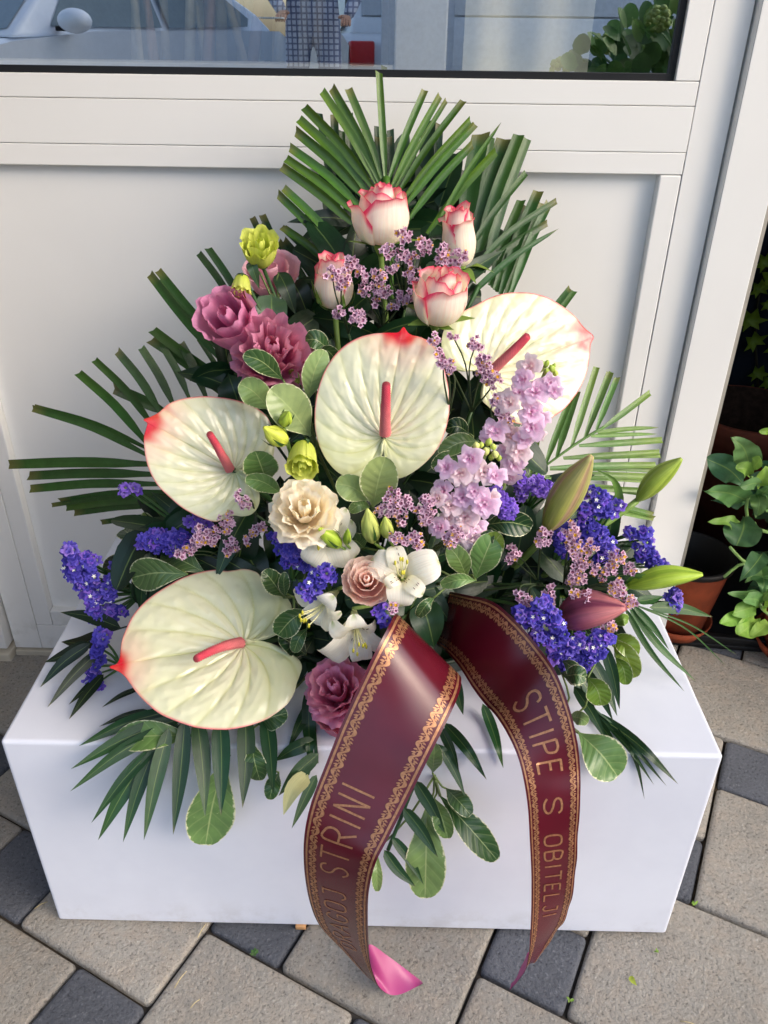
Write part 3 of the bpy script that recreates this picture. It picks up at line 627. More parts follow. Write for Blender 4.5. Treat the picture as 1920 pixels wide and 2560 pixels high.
hint_ = ['left of the roses','under the left straps','behind the grouped pale leaves','right of the middle anthurium','below the left anthurium','above the lowest anthurium','left of the cream lisianthus','above the ribbon fold','below the lily buds','above the low blue statice','under the white alstroemeria','below the third rose','beside the pink stock','between the ribbon tops','between the four roses','around the right hand buds','under the right ribbon edge','below the middle anthurium','left of the dark lily bud','in front of the slanting lily bud stalk','below the upper right anthurium','under the blush lisianthus','right of the left anthurium lobe','behind the plump rose','around the glossy rounded leaf','behind the yellow green buds','over the lowest anthurium lobe','behind the open alstroemeria','behind the cream lisianthus','between the topmost rose and the slim rose bud','left of the topmost rose stem','right behind the topmost rose']
for (z, x, y, Y), h_ in zip(fill, hint_):
    c = P3(z, x, y, Y=Y+.035); T = Thing('greenery_sprig', 'dark green filler leaves '+h_, 'foliage', c, 'dark filler greenery')
    for k in range(16):
        a = random.uniform(0, 2*math.pi); d_ = CR*math.cos(a)+CU*math.sin(a)*.9+np.array([0, random.uniform(-.2, .5), 0]); L_ = random.uniform(.045, .09)
        p0 = c+np.array([random.uniform(-.02, .02), random.uniform(0, .03), random.uniform(-.02, .02)]); p1 = p0+d_*L_
        if p1[2] < BH+.008 and p1[1] > 0: p1[2] = BH+.012
        if p0[2] < BH+.008 and p0[1] > 0: p0[2] = BH+.012
        V, F, U = blade([p0, (p0+p1)/2+np.array([0, -.005, .006]), p1], random.uniform(.018, .036), random.choice(('lance', 'lance', 'oval')), 9, 5, 14, random.uniform(-40, 40))
        T.mesh('leaf', V, F, MGRASS, leafcol(random.choice((G_DEEP, G_DARK, G_DARK)), len(V)), U)
    e = FOAM+(c-FOAM)*.2; V, F = tube([c, (c+e)/2, e], [.0014, .002], 5, 6); T.mesh('stem', V, F, MSTEM, col=G_DARK)

# ------------------------------------------------------------------ variegated leaf sprigs
PG = srgb(146, 170, 112); PM = srgb(104, 138, 78); PDk = srgb(58, 92, 50); PY = srgb(120, 150, 60)
sprig('pittosporum_sprig', 'sprig of pale green cream edged leaves left of the middle anthurium', 'R4', [
    (888,1120,1130,1400,238,.115,.13,PG,-6,.06), (706,1090,892,1246,165,.13,.145,PG,8,.05), (730,918,966,1066,128,.118,.135,PDk,10), (1212,888,1110,1190,142,.15,.15,PG,-10,.05), (1090,830,1250,900,110,.185,.19,PDk), (1290,960,1180,900,90,.18,.18,PDk), (1000,1040,1070,1100,60,.17,.165,PY)])
sprig('pittosporum_sprig', 'two pale cream edged leaves right of the left anthurium spike', 'R4', [
    (800,1486,872,1680,205,.105,.12,PM,10,.08), (742,1652,960,1742,110,.095,.115,PM,24,.1)])
sprig('pittosporum_sprig', 'two pale round leaves in front of the foot of the middle anthurium', 'Q1', [
    (930,-20,848,300,238,.065,.075,PG,-6,.08), (612,150,832,262,172,.07,.08,PG,14,.08), (700,330,830,300,80,.075,.085,PM)])
sprig('pittosporum_sprig', 'dark leaf sprig below the left anthurium beside the purple statice', 'R7', [
    (712,1090,830,1200,120,.20,.17,PDk), (812,1050,920,1110,118,.20,.18,PY), (985,1075,1080,1110,70,.18,.17,PDk), (596,1330,900,1250,120,.18,.14,G_DARK), (756,1370,1080,1350,190,.12,.10,srgb(78,108,66),8), (930,1230,1180,1340,165,.14,.11,srgb(70,100,60),-8), (790,1480,900,1380,80,.13,.11,PDk)])
sprig('pittosporum_sprig', 'small cream splashed leaves at the upper right of the lowest anthurium', 'R8', [
    (1158,262,1262,400,110,.07,.08,PDk), (1270,270,1270,400,60,.075,.08,PDk), (1240,600,1380,700,120,.045,.06,G_DARK)])
sprig('pittosporum_sprig', 'broad dark leaf behind the lobe of the lowest anthurium', 'K5', [
    (210,1130,560,830,300,.04,.055,PDk,8), (400,1330,560,1050,160,.035,.05,PDk,-12)])
sprig('pittosporum_sprig', 'long leaf with cream tip hanging down the box front below the lowest anthurium', 'R8', [
    (858,1684,962,1240,238,-.030,-.004,PM,8,.05), (388,1132,800,1118,150,.06,.09,PM,-14), (1285,1000,1130,1060,130,.01,.03,PDk), (1140,1350,1100,1150,110,-.02,.02,PDk), (1190,1450,1240,1310,80,-.03,.0,PDk)])
sprig('pittosporum_sprig', 'big leaves with serrated pale tips hanging between the ribbons', 'Q2', [
    (1126,1452,830,1120,140,-.06,-.02,PDk,8), (752,1648,760,1170,205,-.065,-.02,srgb(112,146,92),-6), (990,1220,860,1080,100,-.04,-.01,PDk), (505,1615,500,1400,56,-.07,-.045,PM), (870,1340,800,1130,100,-.05,-.02,PM), (800,840,790,1000,90,-.02,-.005,PM)])
sprig('pittosporum_sprig', 'dark glossy leaves tucked left of the pink stock', 'R5', [
    (640,892,822,836,92,.13,.15,srgb(92,124,72),-8), (610,960,740,920,80,.125,.14,PDk), (668,780,780,800,80,.15,.16,G_DARK)])
sprig('pittosporum_sprig', 'dark glossy rounded leaf and cream edged leaves below the pink stock', 'R5', [
    (1068,1232,842,1222,116,.10,.105,G_DARK,-12), (925,1262,850,1382,110,.055,.07,PY,6), (890,1250,800,1390,80,.06,.075,PDk)])
sprig('pittosporum_sprig', 'cream edged leaves between the open alstroemeria and the right ribbon', 'Q1', [
    (1330,548,1448,752,140,.06,.06,PM,10), (1620,470,1500,760,190,.06,.06,PM,-8), (1280,800,1505,770,90,.05,.055,PM,20), (1135,1000,1235,880,80,.03,.04,PDk,20), (700,520,790,560,120,.075,.085,PDk)])
sprig('pittosporum_sprig', 'yellow green leaves on the box top right of the low blue statice', 'R6', [
    (890,1600,760,1370,130,.06,.09,PY,-8), (900,1480,755,1360,120,.07,.095,PY,10), (840,1640,780,1480,90,.05,.07,PY), (855,1270,760,1290,70,.10,.105,PY), (610,1600,480,1590,110,.02,.03,PDk), (700,1760,620,1600,140,.01,.03,PY), (560,1600,470,1500,90,.03,.04,PDk)])
sprig('pittosporum_sprig', 'mid green rounded leaf hanging beside the right ribbon over the box', 'Q4', [
    (1010,590,840,400,178,-.02,.01,PM,8,.05), (880,360,800,330,60,.01,.025,PM), (870,180,770,150,80,.03,.045,PDk), (960,250,880,250,80,.02,.03,PY)])

sprig('lisianthus_foliage', 'grey green lisianthus leaves hanging under the yellow green flower', 'K4', [
    (1205,1090,1185,690,290,.195,.225,srgb(62,88,62),6,.05,'oval'), (1060,640,960,370,110,.215,.225,srgb(58,88,56),-10,.05,'lance'), (1420,900,1250,480,180,.24,.26,srgb(36,62,42),10,.0,'lance'), (1560,960,1380,560,220,.26,.27,G_DEEP,10,.0,'lance')], mat=MGRASS)

# ------------------------------------------------------------------ anthuriums
def anthurium(label, z, outline, A, sp_tip, sp_base, sp_w, Y, dYu, dYv, lift=.035, nv=17, amp=.0008, tipr=74, green=.5, stem_end=None, cupk=.010, tipidx=0):
    s = ZOOM[z][2]; O = spline(np.array([zp(z, *p) for p in outline]), 320, closed=True); A = np.array(zp(z, *A)); tp = np.array(zp(z, *outline[tipidx]))
    Yf = lambda u, v: Y+dYu*(u-A[0])+dYv*(v-A[1])
    a3 = at(A[0], A[1], Yf(*A)); n3 = nrm(np.cross(at(A[0]+50, A[1], Yf(A[0]+50, A[1]))-a3, at(A[0], A[1]+50, Yf(A[0], A[1]+50))-a3))
    if np.dot(n3, CAM-a3) < 0: n3 = -n3
    T = Thing('anthurium', label, 'flower', a3, 'anthuriums')
    S = 1-(1-np.linspace(.02, 1, 34))**1.35; N = len(O); V = []; C = []; U = []; td = math.atan2(*(tp-A)[::-1]); Lt = np.linalg.norm(tp-A)
    cr = srgb(234, 234, 206); gr = srgb(204, 211, 146); pk = srgb(232, 88, 110); rd = srgb(222, 26, 50); mu = mpp(a3)
    for s_ in S:
        for k in range(N):
            q = A+(O[k]-A)*s_; ph = math.atan2(*(O[k]-A)[::-1])-td; ph = (ph+math.pi) % (2*math.pi)-math.pi
            v0 = ph+.75*s_*math.sin(ph); vein = abs(math.sin(v0*nv/2)); quilt = vein**.75
            h = amp*(quilt-.5)*math.sin(math.pi*min(1, s_*.97))**.6*1.6 + amp*.35*math.sin(s_*24+3*math.sin(v0*nv/2*2)+v0*4)*s_*(1-s_)*3
            h += cupk*(s_*s_-.9*s_**4) - .004*(1-s_)**3
            p = at(q[0], q[1], Yf(*q)); V.append(p+n3*h)
            g_ = smooth(1.1, 2.7, abs(ph))*green*.8+(1-vein**.35)*.62*(1-s_*.5)+.12; c = cr+(gr-cr)*min(1, g_); c = c+(srgb(186, 184, 116)-c)*smooth(.22, .05, vein)*(.55-.35*s_)
            rim = smooth(.972, .998, s_)*smooth(2.3, 1.2, abs(ph)); c = c+(pk-c)*rim*.9
            dt = np.linalg.norm(q-tp); st = 1+.35*math.sin(ph*31)*smooth(0, .3, abs(ph)); rt = smooth(tipr*st, tipr*.45*st, dt); c = c+(rd-c)*rt
            c = c+(srgb(244, 190, 170)-c)*.5*smooth(tipr*1.9, tipr*.9, dt)*(1-rt)
            c = c+(srgb(214, 120, 110)-c)*smooth(.07, .02, s_)*.6
            V_ = p; C.append(c); U.append((s_, k/N))
    o = T.mesh('spathe', V, grid_faces(len(S), N, True), MSPATHE, C, U)
    sd = o.modifiers.new('thickness', 'SOLIDIFY'); sd.thickness = .0012; sd.offset = -1
    # spadix
    b = np.array(zp(z, *sp_base)); t_ = np.array(zp(z, *sp_tip)); b3 = at(b[0], b[1], Yf(*b))+n3*.002; t3 = at(t_[0], t_[1], Yf(*t_)-lift); r0 = sp_w/s/2*mu
    ns, nl = 22, 46; ax = t3-b3; X, Yx, Z = axes_for(ax); L_ = np.linalg.norm(ax); Vs = []; Cs = []
    for i in range(nl):
        t = i/(nl-1); rad = r0*(1-.28*t)*math.sqrt(max(0, 1-max(0, (t-.93)/.07)**2)) if t < 1 else r0*.04
        for j in range(ns):
            bmp = 1+.11*(((i+j) % 2)-.5)*2*(t < .97); q = 2*math.pi*j/ns; cen = b3+ax*t+n3*.006*math.sin(t*math.pi)
            Vs.append(cen+(X*math.cos(q)+Yx*math.sin(q))*rad*bmp)
            c = srgb(240, 128, 132)+(srgb(214, 66, 88)-srgb(240, 128, 132))*smooth(.15, .85, t); c = c+(srgb(120, 40, 40)-c)*smooth(.93, .99, t)*.8
            if (i+j) % 2: c = c*1.25
            Cs.append(np.clip(c, 0, 1))
    T.mesh('spadix', Vs, grid_faces(nl, ns, True)+[tuple((nl-1)*ns+k for k in range(ns))], MSPAD, Cs)
    stem_to(T, a3-n3*.004, G_MID, .003, .015, end=stem_end)
    return T
anthurium('pale anthurium with red tip pointing straight up in the middle of the arrangement', 'R5',
    [(477,310),(505,342),(560,358),(602,382),(640,432),(668,515),(685,600),(689,680),(681,745),(664,805),(638,862),(592,920),(540,965),(485,998),(440,1006),(408,985),(392,920),(386,850),(378,850),(372,920),(352,990),(310,1018),(250,1012),(180,982),(130,932),(94,868),(72,790),(68,700),(80,610),(110,520),(150,452),(200,400),(262,362),(330,342),(400,336),(452,334)],
    (385,812), (398,560), (393,806), 50, .115, 0, -.00017, .03)
anthurium('pale anthurium at upper right with red tip pointing right', 'R5',
    [(1348,355),(1312,322),(1290,298),(1268,268),(1230,234),(1180,200),(1120,170),(1050,155),(960,155),(880,175),(800,215),(720,256),(680,290),(660,330),(650,380),(656,432),(682,482),(722,506),(770,509),(815,503),(850,518),(858,528),(848,560),(836,605),(836,645),(862,672),(920,722),(1010,756),(1090,756),(1150,731),(1220,680),(1280,600),(1313,530),(1329,450),(1334,392)],
    (868,520), (1056,342), (880,514), 46, .20, .00010, -.00022, .03)
anthurium('pale anthurium at left with red tip pointing left', 'R7',
    [(826,460),(860,446),(905,424),(938,398),(965,373),(1012,350),(1080,334),(1170,325),(1260,330),(1350,345),(1430,370),(1492,402),(1542,450),(1572,520),(1581,600),(1571,680),(1545,735),(1500,768),(1440,768),(1378,752),(1380,762),(1430,790),(1470,832),(1495,890),(1490,950),(1455,1000),(1400,1016),(1340,1012),(1290,1034),(1240,1046),(1180,1032),(1110,1002),(1040,960),(970,900),(910,840),(868,770),(844,700),(832,630),(829,560),(842,510),(848,480)],
    (1345,748), (1200,530), (1325,748), 52, .125, .00008, -.00020, .03)
anthurium('lowest of the four pale anthuriums, at lower left over the box edge', 'R8',
    [(360,765),(398,748),(414,720),(418,680),(424,635),(442,580),(482,500),(542,430),(622,370),(720,312),(820,276),(910,262),(960,269),(1000,265),(1060,258),(1120,274),(1152,304),(1210,340),(1268,390),(1300,440),(1305,490),(1286,540),(1240,590),(1180,620),(1120,633),(1072,634),(1074,643),(1130,634),(1190,641),(1250,664),(1300,695),(1344,730),(1358,766),(1346,810),(1331,850),(1318,900),(1280,960),(1210,1015),(1130,1055),(1040,1080),(950,1090),(850,1085),(760,1065),(680,1035),(610,1000),(550,950),(500,895),(460,840),(432,806),(402,786)],
    (1050,640), (798,726), (1046,638), 52, .05, .00004, -.00036, .03, amp=.0015, nv=13, cupk=.016)

# ------------------------------------------------------------------ roses
def rose(label, z, base, top, R, Yb, Yt, p0, seed, layers=None, pk=1.0, refl=.5):
    B = P3(z, *base, Y=Yb); Tp = P3(z, *top, Y=Yt); Rm = R/ZOOM[z][2]*mpp(B); T = Thing('rose', label, 'rose', B, 'cream roses with pink edges')
    ax, H = bloom(T, B, Tp, Rm, layers or ROSE_L(p0), rose_col(pk), MPETAL, seed=seed, nt=12, na=11)
    calyx(T, B, ax, Rm, 5, srgb(112, 142, 58), 1.0, refl); stem_to(T, B-ax[2]*Rm*.45, srgb(110, 138, 60), .0028, .0)
    return T
rose('topmost cream rose with bright pink petal edges in front of the fan palm', 'M1', (430,775), (455,165), 272, .262, .258, -75, 3)
rose('slim cream rose bud with pink edges at the right of the palm fan', 'M1', (1250,1020), (1215,400), 188, .275, .268, -100, 5,
     [(2, 0, 110, [(.05,0),(.3,.3),(.42,.6),(.34,.92),(.3,1.02)], .02), (3, 30, 95, [(.1,0),(.6,.14),(.78,.45),(.66,.82),(.62,.96),(.72,1.0)], .03), (3, -70, 74, [(.1,0),(.72,.1),(.98,.40),(.86,.66),(.9,.80),(1.1,.83)], .03)], refl=.9)
rose('narrow cream rose bud with pink edges held by upright green sepals', 'R3', (438,1140), (425,905), 90, .235, .228, -80, 8,
     [(2, 0, 110, [(.05,0),(.3,.3),(.42,.6),(.34,.92),(.3,1.02)], .02), (3, 30, 95, [(.1,0),(.62,.14),(.82,.45),(.68,.82),(.62,.98),(.70,1.0)], .03), (3, -110, 60, [(.1,0),(.75,.1),(1.02,.38),(.92,.60),(.98,.75),(1.12,.78)], .03)], refl=-.1)
rose('plump cream rose with bright pink edges just above the middle anthurium', 'M1', (1000,1570), (1110,1060), 262, .19, .175, -85, 12)
# ------------------------------------------------------------------ lisianthus
LISI_OPEN = lambda p0, ruf=.07: [(2, p0, 110, [(.05,0),(.15,.5),(.19,.84),(.10,.96)], ruf*.4), (3, p0+30, 82, [(.06,0),(.30,.42),(.38,.80),(.46,.94)], ruf*.8), (4, p0+60, 70, [(.07,0),(.42,.32),(.62,.70),(.74,.84)], ruf), (4, p0+15, 64, [(.08,0),(.48,.22),(.78,.54),(.94,.64)], ruf), (5, p0+10, 56, [(.08,0),(.50,.14),(.86,.34),(1.06,.36)], ruf*1.1)]
def lisi(name, label, z, base, top, R, Yb, Yt, c_in, c_out, p0=0, seed=1, layers=None, group=None, green=srgb(226,226,190), sep=True, stemcol=G_MID, cat='lisianthus', rim=None):
    B = P3(z, *base, Y=Yb); Tp = P3(z, *top, Y=Yt); Rm = R/ZOOM[z][2]*mpp(B); T = Thing(name, label, cat, B, group)
    c_in = np.asarray(c_in); c_out = np.asarray(c_out)
    def cf(a, t, li):
        c = c_in+(c_out-c_in)*smooth(.25, .95, t); c = c+(green-c)*smooth(.22, 0, t)*.8
        if rim is not None: c = c+(np.asarray(rim)-c)*smooth(.93, 1, t)*.6
        return c
    ax, H = bloom(T, B, Tp, Rm, layers or LISI_OPEN(p0), cf, MLISI, seed=seed, nt=13, na=17, rnd=.08)
    if sep: calyx(T, B, ax, Rm*.7, 5, G_MID, 1.0, .1, hip=False)
    stem_to(T, B, stemcol, .0018, .0)
    return T
MAUVE = srgb(226, 156, 196); MAUVE_D = srgb(212, 122, 176); MAUVE_L = srgb(226, 176, 208); DUSTY = srgb(220, 152, 182)
CUP = lambda p0, ruf=.06: [(2, p0, 110, [(.05,0),(.22,.5),(.26,.9),(.18,.98)], ruf*.5), (3, p0+40, 84, [(.08,0),(.5,.3),(.62,.7),(.66,.98)], ruf), (4, p0, 66, [(.1,0),(.66,.18),(.9,.55),(.98,.86),(1.08,.92)], ruf)]
lisi('lisianthus', 'mauve pink cup shaped lisianthus tilted left near the palm straps', 'K4', (930,1130), (690,850), 270, .21, .165, MAUVE_D, MAUVE, 20, 21, CUP(20))
lisi('lisianthus', 'mauve ruffled open lisianthus above the pale cream edged leaves', 'K4', (1170,1420), (1190,1130), 380, .20, .145, MAUVE_D, DUSTY, 0, 22, LISI_OPEN(0, .10))
lisi('lisianthus', 'pale dusty pink lisianthus half hidden behind the yellow green one', 'K4', (1180,650), (1170,400), 265, .285, .27, srgb(232, 182, 204), srgb(234, 188, 204), 40, 23, CUP(-60, .03))
YG = srgb(206, 218, 84); YGL = srgb(222, 230, 120); YGD = srgb(150, 178, 52)
lisi('lisianthus', 'yellow green half open lisianthus with ragged petals at upper left', 'K4', (1080,390), (1060,150), 170, .235, .215, YG, YGL, 0, 24, CUP(-40, .09), green=YGD, stemcol=G_MID)
lisi('lisianthus_bud', 'nodding yellow green bud hanging above the mauve lisianthus', 'K4', (895,500), (868,690), 95, .20, .185, YG, YGL, 0, 25, CUP(0, .07), green=YGD, cat='flower bud')
lisi('lisianthus', 'dusky pink lisianthus half covered by the left ribbon', 'Q2', (320,620), (265,520), 165, .03, .0, srgb(232,154,194), srgb(238, 170, 202), 10, 26, LISI_OPEN(30, .07), sep=False)
T_ = lisi('lisianthus', 'dark pink lisianthus low beside the edge of the left ribbon', 'Q2', (340,760), (300,650), 130, .045, .01, srgb(226,140,174), srgb(228, 150, 178), 10, 36, CUP(30, .05), sep=False)
lisi('lisianthus', 'cream ruffled open lisianthus in the centre of the arrangement', 'Q1', (410,390), (410,265), 212, .068, .032, srgb(255, 242, 226), srgb(255, 249, 238), 0, 27, LISI_OPEN(15, .07), rim=srgb(250, 240, 214))
lisi('lisianthus', 'blush pink spiral lisianthus beside the open white alstroemeria', 'Q1', (815,810), (808,750), 166, .042, .016, srgb(250, 206, 204), srgb(255, 238, 235), 0, 28,
     [(2, 0, 120, [(.03,.3),(.10,.7),(.12,.98),(.06,1.0)], .01), (3, 40, 90, [(.06,.1),(.2,.62),(.27,.98),(.24,1.02)], .02), (4, 10, 74, [(.07,0),(.34,.5),(.46,.92),(.46,.98)], .02), (5, 50, 60, [(.07,0),(.5,.38),(.68,.82),(.70,.9)], .025), (6, 20, 54, [(.08,0),(.6,.2),(.92,.62),(.98,.74)], .03)], green=srgb(246, 214, 206))
def spindle(T, name, p0, p1, r, prof, col, mat=MBUD, ns=18, nl=16, lobes=3, lob=.10, bend=None, tipcol=None, twist=0, stripes=None):
    p0 = np.asarray(p0); p1 = np.asarray(p1); m = (p0+p1)/2+(np.zeros(3) if bend is None else np.asarray(bend)); P = spline([p0, m, p1], nl); X, Y_, Z = axes_for(p1-p0); V = []; C = []; U = []
    for i in range(nl):
        t = i/(nl-1); rad = r*np.interp(t, np.linspace(0, 1, len(prof)), prof)
        for j in range(ns):
            q = 2*math.pi*j/ns; ll = math.cos(lobes*(q+twist*t)); rr = rad*(1+lob*ll-.35*lob*(ll < -.9)); V.append(P[i]+(X*math.cos(q)+Y_*math.sin(q))*rr); U.append((j/ns*3, t))
            c = np.asarray(col, float)
            if tipcol is not None: c = c+(np.asarray(tipcol)-c)*smooth(.3, 1, t)
            if stripes is not None: c = c+(np.asarray(stripes)-c)*smooth(-.35, -.95, ll)*.9
            C.append(c)
    return T.mesh(name, V, grid_faces(nl, ns, True)+[tuple(range(ns))[::-1], tuple((nl-1)*ns+k for k in range(ns))], mat, C, U)
def budgroup(label, z, buds, Y, name='lisianthus_bud', stemto=None, group=None):
    b0 = P3(z, buds[0][0], buds[0][1], Y=Y); T = Thing(name, label, 'flower bud', b0, group)
    e = P3(z, *stemto, Y=Y+.03) if stemto else None
    for (bx_, by, tx, ty, w_, c) in buds:
        p0 = P3(z, bx_, by, Y=Y); p1 = P3(z, tx, ty, Y=Y-.012); r = w_/ZOOM[z][2]/2*mpp(p0)
        spindle(T, 'bud', p0, p1, r, [.25, .8, 1.0, .98, .8, .45, .12], c, lobes=5, lob=.06, tipcol=np.clip(np.asarray(c)*1.15, 0, 1), twist=.8, stripes=np.asarray(c)*.6)
        ax = axes_for(p1-p0)
        for k in range(4):
            a = 2*math.pi*k/4+.4; d_ = ax[0]*math.cos(a)+ax[1]*math.sin(a); L_ = np.linalg.norm(p1-p0)
            V, F, U = blade([p0+d_*r*.3, p0+d_*r*1.12+ax[2]*L_*.35, p0+d_*r*1.15+ax[2]*L_*.75], r*.4, 'lance', 6, 3, 8, facing=d_); T.mesh('sepal', V, F, MGRASS, leafcol(G_MID, len(V)), U)
        if e is None: stem_to(T, p0, srgb(120, 150, 70), .0013, .0)
        else:
            V, F = tube([p0, (p0+e)/2+np.array([.003, .003, 0]), e], [.0012, .0018], 6, 7); T.mesh('stem', V, F, MSTEM, col=srgb(124, 156, 72))
    return T
budgroup('pair of closed green lisianthus buds on slim stems above the white alstroemeria', 'Q1', [(850,525,812,312,118,srgb(190,204,110)), (945,495,925,362,86,srgb(186,202,104))], .06, stemto=(985,680))
budgroup('two small green striped buds under the cream lisianthus', 'Q1', [(640,552,500,432,105,srgb(160,190,62)), (680,540,688,438,52,srgb(150,182,60))], .05, name='alstroemeria_bud', stemto=(700,640))
budgroup('group of yellow green lisianthus buds beside the left anthurium', 'R4', [(985,1440,850,1345,120,YG), (965,1330,1000,1255,80,srgb(170,196,70))], .105, stemto=(1000,1620))
lisi('lisianthus_bud', 'fat yellow green opening bud beside the left anthurium spike', 'R4', (1090,1440), (1078,1600), 92, .11, .075, YG, YGL, 0, 31, CUP(0, .05), green=YGD, cat='flower bud')

# ------------------------------------------------------------------ alstroemeria
def alstro(label, z, c, axis, R, Y, petals, stamens=6, seed=0, stemcol=srgb(130,156,80)):
    """petals: (angle deg in view, length, width, lean) -- lean>0 opens towards the viewer"""
    C3 = P3(z, *c, Y=Y); k = mpp(C3)/ZOOM[z][2]; A = nrm(axis); T = Thing('alstroemeria', label, 'flower', C3, 'white alstroemeria'); X, Y_, Z = axes_for(A)
    for i, (an, L_, w_, ln) in enumerate(petals):
        q = math.radians(an); d_ = X*math.cos(q)+Y_*math.sin(q); L_ *= k*(1.0 if R == 250 else 1.1); w_ *= 1.0 if R == 250 else 1.1
        P = [C3-Z*.012+d_*.002, C3+d_*L_*.35+Z*(.010+ln*.4), C3+d_*L_*.8+Z*(.012+ln), C3+d_*L_+Z*(.006+ln*.6)]
        V, F, U = blade(P, w_*k, 'obov', 14, 9, 8, 0, wave=.035, cup=-.12, facing=Z)
        cc = np.repeat(srgb(246, 245, 232)[None], len(V), 0); g = smooth(.32, .05, U[:, 1])[:, None]; cc = cc+(srgb(206, 214, 130)-cc)*g*.8
        tipg = (smooth(.86, 1, U[:, 1])*smooth(.25, .08, abs(U[:, 0]-.5)))[:, None]; cc = cc+(srgb(160, 186, 84)-cc)*tipg*.8
        o = T.mesh('petal', V, F, MPETAL, cc, U)
        if w_ < R*.62:      # narrow inner petals carry the brown flecks
            fp = []
            for s_ in range(9):
                t = random.uniform(.35, .72); x = random.uniform(-.3, .3); j = int(t*13); b = V[j*9+4+int(round(x*6))]; e_ = nrm(V[min(j+1, 13)*9+4]-V[j*9+4])
                v, f = tube([b+Z*.0005, b+Z*.0006+e_*.0022], .00028, 4); fp.append((v, f))
            v, f, _, _ = join(fp); T.mesh('fleck', v, f, MSTEM, col=srgb(96, 58, 44), parent=o)
    for s_ in range(stamens):
        q = random.uniform(0, 6.28); e = C3+Z*(.030+random.uniform(0, .006))+(X*math.cos(q)+Y_*math.sin(q))*.006+Y_*.006
        V, F = tube([C3, (C3+e)/2+Y_*-.003, e], .0006, 5, 6); st = T.mesh('stamen', V, F, MPETAL, col=srgb(236, 236, 196))
        V, F = sphere_vf(e, .0017, 7, 5, (.7, .7, 1.5)); T.mesh('anther', V, F, MSTEM, col=srgb(196, 190, 60), parent=st)
    stem_to(T, C3-Z*.014, stemcol, .0018, .0); return T
vw = nrm(CAM-P3('Q1', 1030, 740, Y=.03))
alstro('open white alstroemeria facing the camera right of the blush lisianthus', 'Q1', (1030,745), vw+CU*.1, 250, .035,
    [(20,255,230,.002), (105,190,130,.010), (152,215,200,.004), (268,190,190,.002), (-42,180,110,.010), (215,120,90,.010), (300,170,140,.0)])
alstro('white alstroemeria turned downward above the dusky pink lisianthus', 'K5', (1130,960), nrm(np.array([.15, -.85, -.25])), 320, .02,
    [(95,270,260,.004), (140,330,260,.006), (215,480,380,.008), (275,430,250,.010), (320,400,230,.006), (240,300,180,.002), (20,220,170,.0)])
alstro('cream alstroemeria tucked left of the blush lisianthus with hanging stamens', 'K5', (820,700), nrm(np.array([-.5, -.7, -.2])), 300, .035,
    [(185,400,190,.002), (230,260,200,.006), (280,300,240,.004), (60,280,260,.0), (320,300,240,.006), (10,240,200,.002)])
alstro('white alstroemeria half hidden under the cream lisianthus', 'Q1', (560,500), nrm(np.array([.0, -.8, .2])), 200, .075,
    [(290,170,210,.002), (235,170,200,.004), (40,190,150,.002), (60,230,110,.006), (330,190,190,.0)], stamens=3)
sg = Thing('closed_lily_petal', 'single pale closed alstroemeria bud hanging left of the ribbon at box front', 'flower bud', P3('R8', 1370, 1320, Y=-.03))
V, F, U = blade([P3('R8', 1390, 1320, Y=-.02), P3('R8', 1310, 1400, Y=-.04), P3('R8', 1262, 1530, Y=-.055)], .018, 'lance', 10, 7, 20); sg.mesh('petal', V, F, MPETAL, np.repeat(srgb(214, 216, 158)[None], len(V), 0), U)
stem_to(sg, P3('R8', 1390, 1320, Y=-.02), G_MID, .0012, .0)

# ------------------------------------------------------------------ stock (matthiola)
def floret_mesh(name, seed, c_in, c_out, ruf, mat, layers):
    r = random.Random(seed); parts = []; ax = (np.array([1., 0, 0]), np.array([0, 1., 0]), np.array([0, 0, 1.]))
    for n, half, prof, rf in layers:
        p0 = r.uniform(0, 6.28)
        for k in range(n):
            sc_ = r.uniform(.85, 1.12); parts.append(petal(np.zeros(3), ax, 1, 1, [(a*sc_, b*r.uniform(.9, 1.1)) for a, b in prof], p0+2*math.pi*k/n+r.uniform(-.2, .2), math.radians(half), lambda a, t: c_in+(c_out-c_in)*smooth(.2, .9, t), 7, 7, rf, 2, r.uniform(0, 6), .25))
    V, F, C, U = join(parts); return new_mesh(name, V, F, mat, C, U)
ST_A, ST_B = srgb(236, 190, 230), srgb(246, 218, 246); ST_C, ST_D = srgb(240, 210, 228), srgb(248, 230, 240)
SL = [(4, 50, [(.05,-.6),(.1,0),(.45,.3),(.85,.35),(1.02,.22)], .10), (4, 54, [(.05,-.3),(.2,.15),(.5,.5),(.72,.55)], .12), (3, 60, [(.03,0),(.12,.4),(.25,.72),(.36,.8)], .08)]
STOCK = [floret_mesh('stock_floret', 40+i, *( (ST_A, ST_B) if i % 3 else (ST_C, ST_D) ), .1, MLISI, SL) for i in range(5)]
